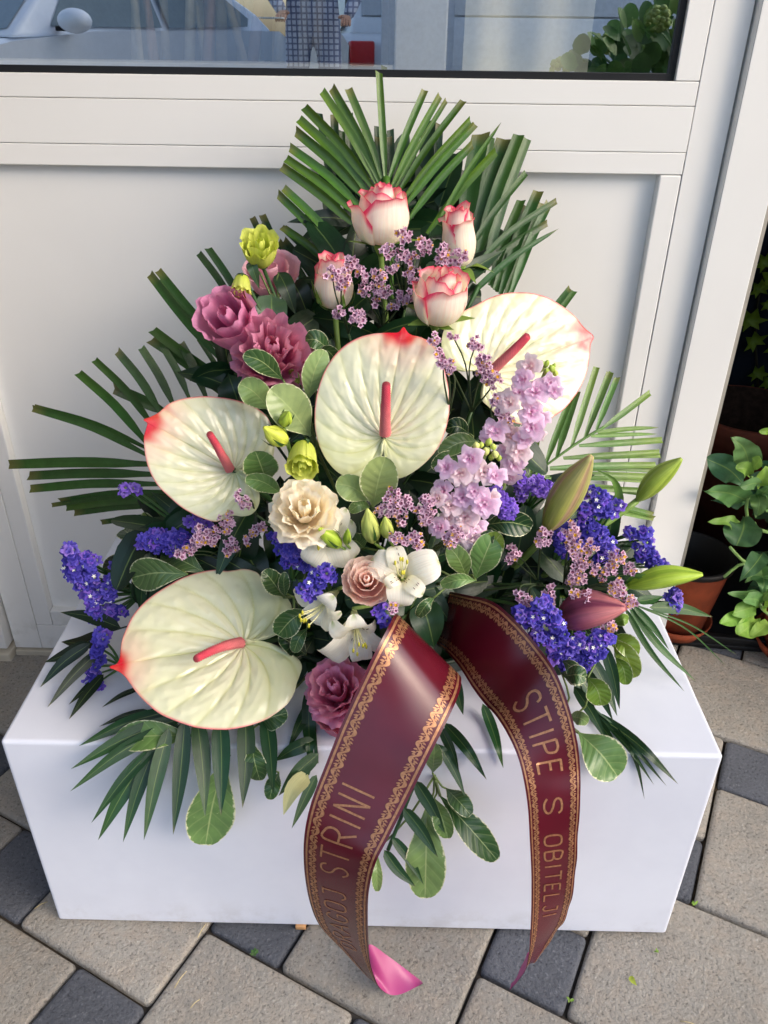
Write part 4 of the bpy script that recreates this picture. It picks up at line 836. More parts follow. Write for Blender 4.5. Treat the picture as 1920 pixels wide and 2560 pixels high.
def stock(label, z, flo, buds, spine, Y0):
    b = P3(z, *spine[-1][:2], Y=spine[-1][2]); T = Thing('stock_flower', label, 'flower', b, 'pale pink stock spikes')
    S3 = [P3(z, x, y, Y=Y) for x, y, Y in spine]; V, F = tube(S3, [.0022, .0032], 7, 16); T.mesh('stem', V, F, MSTEM, col=srgb(140, 160, 90))
    S3 = np.array(S3)
    for x, y, r in flo:
        u, v = zp(z, x, y); ct = S3[np.argmin(np.linalg.norm(S3[:, [0, 2]]-at(u, v, Y0)[[0, 2]], axis=1))]
        p = at(u, v, ct[1]-.020+random.uniform(-.006, .006)); ax = nrm(nrm(p-ct)*.7+nrm(CAM-p)*.8+np.array([random.uniform(-.3, .3), 0, random.uniform(-.2, .4)])); X, Y_, Z = basis(ax, (random.random(), random.random(), random.random()))
        T.inst('floret', random.choice(STOCK), mtx(X, Y_, Z, p, r/ZOOM[z][2]*mpp(p)*1.28))
    for x, y, r in buds:
        u, v = zp(z, x, y); p = at(u, v, Y0+random.uniform(-.006, .004)); rr = r/ZOOM[z][2]*mpp(p)
        ax = nrm(np.array([random.uniform(-.5, .5), -.3, 1]))
        spindle(T, 'bud', p-ax*rr, p+ax*rr*1.2, rr*.8, [.35, .9, 1, .8, .3], random.choice((srgb(186, 206, 96), srgb(160, 186, 80), srgb(206, 216, 130))), lobes=4, lob=.1, ns=10, nl=8)
    return T
stock('pale pink stock spike reaching up right in front of the upper right anthurium', 'K6',
    [(1180,150,110),(1110,290,105),(1390,320,90),(1420,410,85),(1230,430,115),(1060,440,90),(960,540,115),(900,620,90),(1180,640,120),(1270,700,100),(1190,800,115),(1255,865,80),(800,850,125),(730,900,90),(960,900,110),(1050,1050,115),(930,1060,100),(1000,1180,120),(960,1290,100),(1090,920,90)],
    [(1340,130,42),(1290,180,40),(1400,180,44),(1440,230,36),(1350,210,40),(1300,120,30),(1420,150,30)], [(1340,200,.125), (1180,600,.13), (1000,1050,.135), (850,1500,.15)], .125)
stock('pale pink stock spike with green bud tip just right of centre', 'K6',
    [(540,1130,115),(290,1235,100),(430,1290,115),(520,1340,90),(680,1280,115),(800,1320,105),(260,1470,115),(200,1560,90),(460,1540,120),(580,1480,100),(680,1610,140),(740,1560,100),(330,1640,100),(220,1870,105),(320,1760,80),(480,1760,120),(580,1840,110),(560,1960,125),(560,2060,95),(440,1900,100)],
    [(730,960,46),(600,1000,46),(780,1010,40),(700,1060,48),(650,990,36),(800,1090,46),(760,1120,40),(840,1130,36)], [(720,1020,.085), (560,1400,.09), (430,1800,.09), (380,2150,.12)], .08)

# ------------------------------------------------------------------ statice (blue) and sea lavender (pink)
def funnel(name, seed, c0, c1, mat, n=5, rf=.2):
    r = random.Random(seed); V = []; C = []; rings = [(.10, -.9), (.26, -.3), (.62, .10), (.92, .26), (1.04, .20)]; K = 20; ph = r.uniform(0, 6)
    cr_ = [r.uniform(-1, 1) for _ in range(K)]
    for i, (rad, h) in enumerate(rings):
        for k in range(K):
            q = 2*math.pi*k/K; e = (i/4)**1.4; lob = 1+rf*e*math.cos(n*q+ph)+.10*e*cr_[k]
            V.append((rad*lob*math.cos(q), rad*lob*math.sin(q), h+e*(.16*math.sin(2*n*q+ph)+.14*cr_[(k*7) % K]))); C.append(np.asarray(c0)+(np.asarray(c1)-np.asarray(c0))*min(1, i/3.2)*(1+.08*cr_[k]))
    return new_mesh(name, V, grid_faces(5, K, True), mat, np.clip(C, 0, 1), np.zeros((len(V), 2)))
PV = [funnel('statice_floret', 60+i, srgb(70, 62, 150), c, MSTAT, 5, .2) for i, c in enumerate((srgb(100, 90, 204), srgb(84, 76, 190), srgb(122, 106, 214), srgb(68, 60, 164)))]
PV2 = [funnel('statice_floret', 70+i, srgb(92, 62, 160), c, MSTAT, 5, .2) for i, c in enumerate((srgb(146, 112, 222), srgb(160, 132, 226), srgb(126, 92, 212)))]
MWPET = plain('white_floret', srgb(240, 240, 232), .6, .3)
def star5(name, mat, lobes=5):
    V = [(0, 0, 0)]; F = []
    for k in range(lobes*2):
        q = math.pi*k/lobes; rad = 1 if k % 2 == 0 else .45; V.append((rad*math.cos(q), rad*math.sin(q), .35 if k % 2 == 0 else .15))
    for k in range(lobes*2): F.append((0, 1+k, 1+(k+1) % (lobes*2)))
    return new_mesh(name, V, F, mat)
WST = star5('white_floret', MWPET)
def statice(label, z, blobs, Y=None, dens=1.0, fl=PV, white=.10, size=11.5, stemend=None, dY=0.0, group='blue statice sprays'):
    """blobs: (x, y, radius) in zoom px; each gets a tuft of papery florets on green calyx teeth"""
    s = ZOOM[z][2]; u, v = zp(z, blobs[0][0], blobs[0][1]); b = P3(z, blobs[0][0], blobs[0][1], dY, Y); T = Thing('statice_spray', label, 'statice', b, group)
    node = P3(z, *stemend[:2], dY+.03, (Y+.03) if Y is not None else None) if stemend else b+np.array([0, .03, -.03]); cal = []
    for x, y, r in blobs:
        c = P3(z, x, y, dY, Y); k = mpp(c); n = max(2, int(dens*(r/s)**2/(size**2)*3.6+1))
        for i in range(n):
            a = random.uniform(0, 6.28); q = math.sqrt((i+.5)/n)*r/s*k; e = 1-(q/(r/s*k+1e-9))**2
            off = CR*math.cos(a)*q+CU*math.sin(a)*q; p = c+off-nrm(c-CAM)*.008*e; ax = nrm(off/(r/s*k)*.8+nrm(CAM-c)*1.0+np.array([0, 0, .25])+RNG.normal(0, .25, 3)); X, Y_, Z = basis(ax, RNG.normal(0, 1, 3))
            T.inst('floret', random.choice(fl if random.random() < .8 else PV2), mtx(X, Y_, Z, p, size*k*random.uniform(.65, 1.25)))
            if random.random() < white: T.inst('white_floret', WST, mtx(X, Y_, Z, p+Z*size*k*.45, size*k*.55))
            cal.append(tube([p-Z*size*k*1.6, p-Z*size*k*.3], [size*k*.14, size*k*.34], 5))
        V, F = tube([c+nrm(c-CAM)*.006, (c+node)/2+np.array([0, .006, -.004]), node], [.0011, .0016], 6, 7); T.mesh('branch', V, F, MSTEM, col=srgb(70, 108, 56))
        ax = nrm(node-c); p1 = c+(node-c)*.45
    V, F, _, _ = join(cal); T.mesh('calyx', V, F, MSTEM, col=srgb(140, 164, 96), kind='stuff')
    stem_to(T, node, srgb(70, 108, 56), .0018, .0); return T
statice('tall blue statice spray standing out furthest left above the box', 'R8', [(150,165,34),(180,205,42),(165,260,40),(205,300,42),(255,215,44),(225,345,42),(265,300,46),(255,400,44),(290,400,46),(275,460,38),(300,510,36),(380,280,44),(370,340,46),(350,385,34),(355,490,42),(345,535,34),(430,480,22)], Y=.14, stemend=(520,380), white=.14)
statice('blue statice spike seen edge on left of the lowest anthurium', 'R8', [(320,610,34),(305,660,36),(290,710,36),(280,760,38),(270,810,38),(290,850,34)], Y=.09, stemend=(420,760), white=.06)
statice('blue statice comb lying level below the left anthurium', 'R7', [(840,1150,42),(890,1140,48),(940,1150,50),(990,1155,50),(1040,1150,46),(1075,1170,36),(830,1185,30),(900,1185,34),(980,1195,34)], Y=.13, stemend=(1120,1230), white=.07)
statice('small violet statice tuft tucked under the left anthurium', 'R7', [(1130,1055,50),(1180,1080,34),(720,860,26),(780,858,26)], Y=.13, stemend=(1180,1180), fl=PV2, white=.02)
statice('dark violet statice behind the cream lisianthus', 'Q1', [(240,500,50),(300,560,60),(360,600,66),(410,640,60),(330,650,50)], Y=.085, stemend=(330,760), white=.02)
statice('violet statice tuft with white eyes left of the blush lisianthus', 'K5', [(520,580,64),(580,480,70),(640,610,64),(700,410,72),(790,380,70),(870,360,56),(700,480,66),(800,460,66),(560,650,48),(880,410,44)], Y=.03, stemend=(800,650), white=.05)
statice('small violet statice between blush lisianthus and left ribbon top', 'K5', [(1370,850,60),(1440,900,64),(1490,960,50),(1480,800,44)], Y=.015, stemend=(1440,1000), white=.06)
statice('lilac statice comb right of the pink stock', 'R6', [(230,465,40),(280,470,40),(330,490,42),(380,505,42),(420,525,36),(240,535,38),(350,520,34)], Y=.16, stemend=(260,660), fl=PV2, white=.06)
statice('vivid purple statice crescent touching the pink stock', 'K6', [(820,1500,60),(870,1550,74),(920,1620,80),(950,1690,70),(900,1700,56),(850,1610,50)], Y=.085, stemend=(880,1850), fl=PV2, white=.01, dens=1.2)
statice('bright blue statice spray between the two upper lily buds', 'R6', [(660,540,44),(700,580,52),(740,620,52),(670,620,46),(790,600,36),(610,620,40),(600,690,40),(640,740,48),(690,790,54),(725,840,54),(740,890,46),(700,900,44),(630,800,40)], Y=.13, stemend=(560,1000), white=.10)
statice('blue statice behind the pink sea lavender below the slanting lily bud', 'R6', [(470,770,42),(520,740,40),(460,830,40),(500,860,36),(560,820,40)], Y=.125, stemend=(420,960), white=.05)
statice('two small blue statice tufts highest at far right', 'R6', [(865,770,32),(900,845,20),(945,760,38),(960,805,34)], Y=.17, stemend=(700,830), white=.0)
statice('small blue statice tufts above the level lily bud at far right', 'R6', [(940,890,32),(990,890,38),(1010,940,38),(1050,965,28)], Y=.165, stemend=(800,960), white=.02)
statice('single blue statice tuft below the level lily bud at far right', 'R6', [(1100,1165,44),(1130,1130,34),(1130,1190,30)], Y=.15, stemend=(900,1160), white=.05)
statice('big blue statice spray hanging beside the right ribbon', 'R6', [(350,1165,40),(400,1185,38),(240,1235,46),(300,1250,48),(350,1255,50),(410,1250,48),(440,1300,44),(480,1340,42),(340,1370,48),(400,1390,50),(450,1420,48),(520,1410,50),(580,1400,50),(640,1420,52),(690,1390,48),(725,1370,40),(430,1490,46),(490,1500,46),(550,1510,46),(610,1490,44),(600,1560,34),(640,1470,40),(680,1450,36)], Y=.045, stemend=(560,1250), white=.13)

def lav_part(c, k, r_px, size, n, yellow=.16):
    parts = []
    for i in range(n):
        a = random.uniform(0, 6.28); q = math.sqrt((i+.5)/n)*r_px*k; p = c+CR*math.cos(a)*q+CU*math.sin(a)*q-nrm(c-CAM)*random.uniform(-.002, .008); ax = nrm((p-c)/(r_px*k)*.7+nrm(CAM-c)+RNG.normal(0, .35, 3)); X, Y_, Z = basis(ax, RNG.normal(0, 1, 3)); s_ = size*k*random.uniform(.6, 1.3)
        V = []; C = []; ye = random.random() < yellow
        for rad, h in ((.16, -1.0), (.30, .0), (.5, .25)):
            for j in range(5):
                t = 2*math.pi*j/5; V.append(p+(X*math.cos(t)*rad+Y_*math.sin(t)*rad+Z*h)*s_); C.append(srgb(186, 124, 162) if rad < .4 else srgb(228, 188, 214))
        for j in range(10):
            t = math.pi*j/5; rad = (1.0 if j % 2 == 0 else .62); V.append(p+(X*math.cos(t)*rad+Y_*math.sin(t)*rad+Z*(.42+random.uniform(-.2, .2)))*s_); C.append(srgb(234, 200, 222)*random.uniform(.75, 1.08) if random.random() < .7 else srgb(222, 180, 206)*random.uniform(.75, 1.05))
        F = grid_faces(3, 5, True)
        for j in range(5): a0, b0 = 10+j, 10+(j+1) % 5; F += [(a0, 15+2*j, 15+(2*j+1) % 10), (a0, 15+(2*j+1) % 10, b0), (b0, 15+(2*j+1) % 10, 15+(2*j+2) % 10)]
        if ye:
            n0 = len(V)
            for j in range(8):
                t = math.pi*j/4; rad = .55 if j % 2 else .3; V.append(p+(X*math.cos(t)*rad+Y_*math.sin(t)*rad+Z*(.75+.25*(j % 2)))*s_); C.append(srgb(236, 190, 60))
            V.append(p+Z*s_*.45); C.append(srgb(226, 170, 50)); F += [(n0+8, n0+j, n0+(j+1) % 8) for j in range(8)]
        parts.append((V, F, C))
    return parts
def lavender(label, z, blobs, Y=None, dY=-.01, size=8.6, node=None, yellow=.16):
    s = ZOOM[z][2]; b = P3(z, blobs[0][0], blobs[0][1], dY, Y); T = Thing('sea_lavender_sprig', label, 'sea lavender', b, 'pink sea lavender sprigs')
    nd = P3(z, *node, dY+.03, None if Y is None else Y+.03) if node else b+np.array([0, .03, -.04])
    for x, y, r in blobs:
        c = P3(z, x, y, dY, Y); k = mpp(c); V, F, C, _ = join(lav_part(c, k, r/s, size, max(4, int((r/s)**2/size**2*3.6)), yellow)); T.mesh('floret_cluster', V, F, MSTAT, C, kind='stuff')
        V, F = tube([c+nrm(c-CAM)*.003, c+(nd-c)*.4+np.array([random.uniform(-.006, .006), .008, 0]), nd], [.0006, .0010], 5, 8); T.mesh('twig', V, F, MSTEM, col=srgb(58, 74, 44))
    stem_to(T, nd, srgb(58, 84, 46), .0013, .0); return T
lavender('pink sea lavender sprig in the gap between the four roses', 'R3', [(755,805,34),(680,880,32),(745,895,30),(850,860,36),(795,910,30),(700,955,28),(800,990,38),(850,1005,24)], Y=.225, node=(760,1150), yellow=.12)
lavender('pink sea lavender sprig right of the narrow rose bud', 'R3', [(520,940,34),(556,985,26),(640,1005,38),(585,1050,36),(660,1055,38),(625,1118,22),(760,1090,36),(705,1140,24)], Y=.21, node=(660,1230), yellow=.12)
lavender('pink sea lavender in front of the narrow rose bud', 'R3', [(425,980,34),(475,1000,38),(470,1040,24),(465,1165,30),(530,1170,34),(560,1195,28)], Y=.185, node=(500,1260), yellow=.05)
lavender('pink sea lavender over the foot of the slim right rose bud', 'R3', [(940,880,30),(930,930,28),(1012,905,34),(960,950,24),(1000,945,22)], Y=.22, node=(960,1080), yellow=.08)
lavender('pink sea lavender crossing the middle of the upper right anthurium', 'R5', [(812,382,34),(848,462,34),(852,520,38),(890,552,38),(700,345,22),(620,365,26)], Y=.135, node=(790,700), yellow=.12)
lavender('pink sea lavender at the right shoulder of the middle anthurium', 'R5', [(640,440,26),(662,470,26),(690,492,28)], Y=.10, node=(690,700), yellow=.06)
lavender('pink sea lavender beside the upper stock florets', 'R5', [(905,640,24),(930,700,26),(965,725,26)], Y=.11, node=(900,800), yellow=.15)
lavender('single pink sea lavender tip over the left anthurium', 'R7', [(1375,890,26),(1395,925,30),(1412,955,26)], Y=.085, node=(1480,1010), yellow=.03)
lavender('pink and yellow sea lavender below the left anthurium', 'R7', [(1310,1030,44),(1280,1075,44),(1160,1110,46),(1210,1140,48),(1140,1150,36),(1330,1180,40),(1320,1220,26),(1480,1100,32),(1430,1145,28),(1505,1080,24),(1090,1215,36),(1045,1240,26)], Y=.10, node=(1330,1300), yellow=.2)
lavender('pink and yellow sea lavender right of the cream lisianthus', 'Q1', [(985,205,40),(960,270,46),(1060,280,50),(940,330,46),(990,310,40),(1035,385,38),(880,330,30)], Y=.06, node=(1000,480), yellow=.25)
lavender('pink sea lavender left of the lower stock florets', 'Q1', [(1190,260,46),(1200,320,42),(1185,370,42),(1215,400,24),(1140,310,26)], Y=.06, node=(1200,520), yellow=.15)
lavender('pink and yellow sea lavender above the open white alstroemeria', 'Q1', [(1000,490,44),(1050,500,40),(1120,520,46),(1135,470,28),(1320,515,40),(1350,540,26),(1385,460,46),(1390,490,34)], Y=.045, node=(1200,620), yellow=.22)
lavender('tiny pink sea lavender over the top of the left ribbon', 'Q1', [(975,955,34)], Y=.0, node=(1000,1050), yellow=.2)
lavender('pink and yellow sea lavender under the slanting lily bud', 'R6', [(375,780,46),(355,820,30),(195,885,44),(165,910,26)], Y=.10, node=(330,1040), yellow=.22)
lavender('pink and yellow sea lavender mass in front of the right blue statice', 'R6', [(520,745,44),(550,790,42),(530,860,44),(570,890,40),(640,850,40),(590,940,36),(545,960,40),(560,1020,48),(530,1060,34),(650,970,38),(720,1010,34),(760,970,38),(790,900,38),(795,930,34),(860,985,36)], Y=.095, node=(480,1080), yellow=.34)
lavender('pink and yellow sea lavender over the dark red lily bud', 'R6', [(600,1135,44),(640,1155,34),(540,1120,26),(790,1085,48),(800,1120,38),(855,1150,40),(890,1170,24),(715,1195,38),(700,1240,34),(740,1305,42),(715,1330,26)], Y=.06, node=(600,1080), yellow=.3)
lavender('pink sea lavender above the right ribbon crest', 'R6', [(225,1120,26),(265,1150,36),(405,1105,36),(420,1150,24)], Y=.06, node=(330,1060), yellow=.08)

# ------------------------------------------------------------------ lily buds
def lily(label, z, base, tip, w_, Yb, Yt, col, tipc, stripes=None, stem=None, leaf=None, bend=(0,0,.004)):
    p0 = P3(z, *base, Y=Yb); p1 = P3(z, *tip, Y=Yt); r = w_/ZOOM[z][2]/2*mpp(p0); T = Thing('lily_bud', label, 'flower bud', p0, 'closed lily buds')
    spindle(T, 'bud', p0, p1, r, [.22, .55, .78, .92, 1.0, 1.0, .94, .82, .64, .42, .16], col, ns=36, nl=26, lobes=3, lob=.13, bend=bend, tipcol=tipc, twist=.25, stripes=stripes)
    e = [p0]+[P3(z, *q[:2], Y=q[2]) for q in stem]; V, F = tube(e, [.0034, .004], 8, 14); T.mesh('stem', V, F, MSTEM, col=srgb(112, 142, 66))
    if leaf:
        P = [P3(z, x, y, Y=Y) for x, y, Y in leaf[:-1]]; V, F, U = blade(P, leaf[-1]/ZOOM[z][2]*mpp(P[0]), 'lance', 12, 5, 18); T.mesh('leaf', V, F, MGRASS, leafcol(srgb(100, 140, 56), len(V)), U)
LG = srgb(160, 184, 70)
lily('large closed lily bud slanting up, olive green flushed brown along its seams', 'R6', (375,760), (640,325), 172, .125, .085, srgb(164, 172, 84), srgb(178, 174, 110), srgb(176, 146, 116), [(330,830,.13), (200,960,.15), (60,1080,.165)])
lily('slim green lily bud on a curved stalk reaching furthest up right', 'R6', (905,580), (1160,338), 118, .16, .145, LG, srgb(166, 192, 84), srgb(132, 160, 56), [(800,660,.155), (660,760,.145), (450,960,.15), (200,1080,.165)], [(735,690,.15), (800,600,.14), (775,470,.135), (655,395,.14), 54])
lily('green lily bud lying level at far right over the plant pots', 'R6', (850,1075), (1284,1005), 128, .13, .12, srgb(158, 188, 62), srgb(166, 196, 70), srgb(128, 160, 48), [(740,1130,.13), (560,1150,.14), (250,1120,.165)], [(840,1080,.135), (900,1020,.13), (985,1010,.125), 46])
lily('dusky red and pink lily bud low behind the right ribbon', 'R6', (440,1265), (838,1195), 215, .07, .045, srgb(140, 66, 92), srgb(186, 118, 116), srgb(104, 44, 70), [(380,1230,.085), (250,1150,.13)])
# ------------------------------------------------------------------ printed mourning ribbons
kr = NT('maroon_satin'); ob = kr.coord('UV'); n_ = kr.noise(1, 3, .5, kr.scale(ob, 900, 3, 1))
cr_ = kr.mix(kr.ramp(kr.noise(14, 3, .5, kr.coord()), .3, .7), srgb(78, 14, 28), srgb(92, 18, 33))
MRIB = kr.bsdf(cr_, .24, .5, 0, kr.bump(kr.math('ADD', n_, kr.math('MULTIPLY', kr.noise(22, 3, .5, kr.coord()), 2.5)), .10, .0006), 0, coat=.1)
MRBACK = plain('pink_ribbon_back', srgb(168, 66, 122), .38, .5, var=.04)
kg2 = NT('gold_print'); MGOLD = kg2.bsdf(kg2.mix(kg2.ramp(kg2.noise(400, 2, .5, kg2.coord()), .3, .7), srgb(160, 110, 78), srgb(190, 138, 98)), .38, .5, .5)
GLYPH = {'S': [[(.92,.80),(.80,.96),(.5,1.0),(.2,.93),(.1,.75),(.25,.58),(.6,.48),(.85,.33),(.85,.14),(.6,.0),(.3,.02),(.06,.18)]], 'T': [[(.0,1),(1,1)], [(.5,1),(.5,0)]], 'I': [[(.5,1),(.5,0)]],
    'P': [[(.1,0),(.1,1)], [(.1,1),(.6,1),(.88,.88),(.9,.7),(.75,.52),(.1,.46)]], 'E': [[(.9,1),(.1,1),(.1,0),(.9,0)], [(.1,.52),(.75,.52)]], 'O': [[(.5,1),(.2,.95),(.06,.75),(.06,.25),(.2,.05),(.5,0),(.8,.05),(.94,.25),(.94,.75),(.8,.95),(.5,1)]],
    'B': [[(.1,0),(.1,1),(.6,1),(.84,.9),(.84,.66),(.6,.54),(.1,.53)], [(.6,.54),(.92,.42),(.92,.12),(.65,0),(.1,0)]], 'L': [[(.1,1),(.1,0),(.9,0)]], 'J': [[(.3,1),(.9,1)], [(.8,1),(.8,.2),(.62,.02),(.35,0),(.1,.16)]], 'R': [[(.1,0),(.1,1),(.65,1),(.88,.85),(.86,.66),(.62,.52),(.1,.5)], [(.45,.5),(.95,0)]],
    'N': [[(.1,0),(.1,1),(.9,0),(.9,1)]], 'D': [[(.1,0),(.1,1),(.5,1),(.85,.8),(.92,.5),(.85,.2),(.5,0),(.1,0)]], 'A': [[(.0,0),(.5,1),(1,0)], [(.2,.36),(.8,.36)]], 'G': [[(.92,.82),(.7,.98),(.4,1),(.12,.82),(.05,.5),(.12,.18),(.4,0),(.75,.03),(.93,.2),(.93,.46),(.6,.46)]]}
def ribbon(label, rows, flip, text, base, wav=0.0):
    R = np.array([np.concatenate([P3('Q2', a, b, Y=c), P3('Q2', d_, e, Y=f)]) for a, b, c, d_, e, f in rows])
    NR, NC = 180, 15; t6 = np.linspace(0, len(R)-1, NR); 
    def cr(P, t):
        P = np.vstack([2*P[0]-P[1], P, 2*P[-1]-P[-2]]); k = np.clip(t.astype(int), 0, len(P)-4); f = (t-k)[:, None]; p0, p1, p2, p3 = P[k], P[k+1], P[k+2], P[k+3]
        return .5*((2*p1)+(-p0+p2)*f+(2*p0-5*p1+4*p2-p3)*f**2+(-p0+3*p1-3*p2+p3)*f**3)
    Q = cr(R, t6); Lp, Rp = Q[:, :3], Q[:, 3:]; G = np.zeros((NR, NC, 3))
    for j in range(NC):
        c = j/(NC-1); G[:, j] = Lp*(1-c)+Rp*c
        if wav and c > .8: G[:, j] += np.outer(np.sin(np.arange(NR)*.55)*wav*((c-.8)/.2)*smooth(70, 110, np.arange(NR)), [0, -1, 0])
    du = np.gradient(G, axis=0); dv = np.gradient(G, axis=1); N = np.cross(du, dv); N /= np.maximum(np.linalg.norm(N, axis=2, keepdims=True), 1e-12)
    mid = NR//2
    if np.dot(N[mid, NC//2], CAM-G[mid, NC//2]) < 0: N = -N
    cen = G[:, NC//2]; s = np.concatenate([[0], np.cumsum(np.linalg.norm(np.diff(cen, axis=0), axis=1))])
    wid = np.median(np.linalg.norm(Rp-Lp, axis=1))
    def surf(ss, tt, off):
        ss = np.clip(np.asarray(ss, float), 0, s[-1]-1e-6); tt = np.clip(np.asarray(tt, float), 0, 1); i = np.clip(np.searchsorted(s, ss)-1, 0, NR-2); f = ((ss-s[i])/(s[i+1]-s[i]+1e-12))[:, None]; x = tt*(NC-1); j = np.clip(x.astype(int), 0, NC-2); g_ = (x-j)[:, None]
        def bl(A): return (A[i, j]*(1-g_)+A[i, j+1]*g_)*(1-f)+(A[i+1, j]*(1-g_)+A[i+1, j+1]*g_)*f
        return bl(G)+bl(N)*off
    T = Thing('printed_ribbon', label, 'ribbon', base, 'printed dark red ribbons')
    U = np.array([(j/(NC-1), i/NR) for i in range(NR) for j in range(NC)]); FF = grid_faces(NR, NC)
    face = T.mesh('ribbon_face', (G+N*.00015).reshape(-1, 3), FF, MRIB, uv=U); T.mesh('ribbon_back', (G-N*.00015).reshape(-1, 3), FF, MRBACK, uv=U)
    def stroke(pl, w0, off=.00045, taper=None):
        """pl: (s, t-metres) polyline -> flat strip on the ribbon"""
        pl = np.asarray(pl, float); d_ = np.gradient(pl, axis=0); d_ /= np.maximum(np.linalg.norm(d_, axis=1, keepdims=True), 1e-9); nn = np.stack([-d_[:, 1], d_[:, 0]], 1); ww = (w0/2*(np.ones(len(pl)) if taper is None else np.asarray(taper)))[:, None]
        a = pl+nn*ww; b = pl-nn*ww; X = np.empty((len(pl)*2, 2)); X[0::2] = a; X[1::2] = b
        V = surf(X[:, 0], X[:, 1]/wid, off); return V, [(2*i, 2*i+1, 2*i+3, 2*i+2) for i in range(len(pl)-1)]
    # gold edge lines and scroll borders on both sides
    for side in (0, 1):
        tm = lambda x: x if side == 0 else wid-x
        ss = np.linspace(.002, s[-1]-.002, 170); V, F = stroke([(q, tm(wid*.048)) for q in ss], wid*.028); T.mesh('gold_edge_line', V, F, MGOLD)
        parts = []; per = wid*.235; b0, b1 = wid*.080, wid*.195; bc, bh = (b0+b1)/2, (b1-b0)/2; q = .003
        while q < s[-1]-per-.003:
            sg_ = 1
            for half in (0, 1):
                o = q+half*per/2; sg_ = 1 if half == 0 else -1
                x = np.linspace(0, 1, 10); parts.append(stroke([(o+per/2*a, tm(bc+sg_*bh*.72*math.sin(math.pi*a))) for a in x], bh*.62, .00045, .6+.4*np.sin(np.pi*x)))
                # curl filling the bend
                th_ = np.linspace(0, 4.4, 10); rad = .42*bh*(1-th_/6); parts.append(stroke([(o+per*.25+sg_*0+rad_*1.25*math.cos(a+.5), tm(bc+sg_*bh*.02+sg_*rad_*math.sin(a+.5))) for a, rad_ in zip(th_, rad)], bh*.34, .00046, np.linspace(1, .5, 10)))
                # leaf pointing out
                for dx, ll in ((.10, .9), (.30, 1.05), (.42, .75)):
                    y0 = bc-sg_*bh*.15; y1 = bc-sg_*bh*ll; x = np.linspace(0, 1, 6); parts.append(stroke([(o+per*(dx+.06*a*a), tm(y0+(y1-y0)*a)) for a in x], bh*.50, .00047, [.5, .9, 1, .8, .5, .1]))
            q += per
        V, F, _, _ = join([(a, b) for a, b in parts]); T.mesh('gold_scroll_border', V, F, MGOLD, kind='stuff')
    # lettering
    for word, r0, r1, hgt, tc in text:
        a = np.interp(r0, np.arange(len(R)), np.interp(np.linspace(0, NR-1, len(R)), np.arange(NR), s)); b = np.interp(r1, np.arange(len(R)), np.interp(np.linspace(0, NR-1, len(R)), np.arange(NR), s)); sg_ = 1 if b > a else -1
        wd = [.35 if c == 'I' else 1 for c in word]; gap = .38; tot = sum(wd)+gap*(len(word)-1); k = abs(b-a)/tot; x = 0
        for c, w_ in zip(word, wd):
            parts = []
            for pl in GLYPH[c]:
                pl = np.array(pl, float); pl = spline(pl, 26) if len(pl) > 4 and c in 'SPOBJRDG' else np.vstack([np.stack([np.linspace(p[i], q_[i], 8) for i in (0, 1)], 1) for p, q_ in zip(pl[:-1], pl[1:])])
                pl = pl+RNG.normal(0, .006, 2); gx = a+sg_*k*(x+(pl[:, 0] if c != 'I' else pl[:, 0]*.35)); up = (pl[:, 1]-.5)*hgt*wid; gt = tc*wid+(up if not flip else -up)
                parts.append(stroke(np.stack([gx, gt], 1), .0019, .0005))
            V, F, _, _ = join([(p[0], p[1]) for p in parts]); T.mesh('letter', V, F, MGOLD, parent=face); x += w_+gap
    return T
ribbon('dark red ribbon lettered with STRINI hanging left of the other ribbon', [
    (650,300,.09,880,570,.09),(625,215,.05,915,500,.05),(600,176,.015,938,505,.01),(558,250,-.012,930,580,-.022),(480,400,-.032,885,690,-.05),(340,700,-.055,780,905,-.08),(235,960,-.075,655,1155,-.10),(160,1160,-.09,560,1340,-.115),(125,1340,-.10,495,1470,-.125),(128,1520,-.102,460,1620,-.125),(158,1680,-.098,455,1780,-.12),(212,1800,-.092,460,1900,-.108),(330,1925,-.087,468,1985,-.097),(425,2028,-.080,490,2060,-.090),(478,2072,-.072,512,2108,-.084),(468,2000,-.062,545,2138,-.079),(462,1890,-.052,585,2152,-.077),(560,1950,-.052,640,2142,-.074),(730,2078,-.060,742,2092,-.068)],
    True, [('STRINI', 8.75, 6.15, .40, .46), ('DRAGOJ', 11.6, 9.2, .36, .46)], P3('Q2', 640, 2140, Y=-.073))
ribbon('dark red ribbon lettered STIPE S OBITELJI hanging at the right', [
    (800,330,.10,880,60,.10),(860,370,.07,960,76,.075),(930,450,.045,1100,112,.05),(1000,560,.02,1220,210,.03),(1060,640,.0,1330,335,.01),(1120,705,-.02,1430,478,-.015),(1180,800,-.04,1500,660,-.035),(1230,910,-.055,1540,830,-.05),(1262,1030,-.068,1556,980,-.06),(1285,1180,-.08,1557,1140,-.075),(1295,1350,-.09,1545,1320,-.085),(1303,1520,-.095,1535,1490,-.09),(1303,1690,-.097,1510,1660,-.085),(1298,1830,-.095,1470,1770,-.077),(1292,1920,-.092,1400,1870,-.073),(1280,1990,-.086,1322,1980,-.073),(1268,2030,-.082,1284,1935,-.066),(1228,2085,-.076,1246,2022,-.068),(1190,2126,-.073,1200,2098,-.070)],
    False, [('STIPE', 5.0, 8.0, .40, .48), ('S', 8.75, 9.3, .34, .48), ('OBITELJI', 9.9, 12.5, .36, .48)], P3('Q2', 1190, 2126, Y=-.073), wav=.0012)
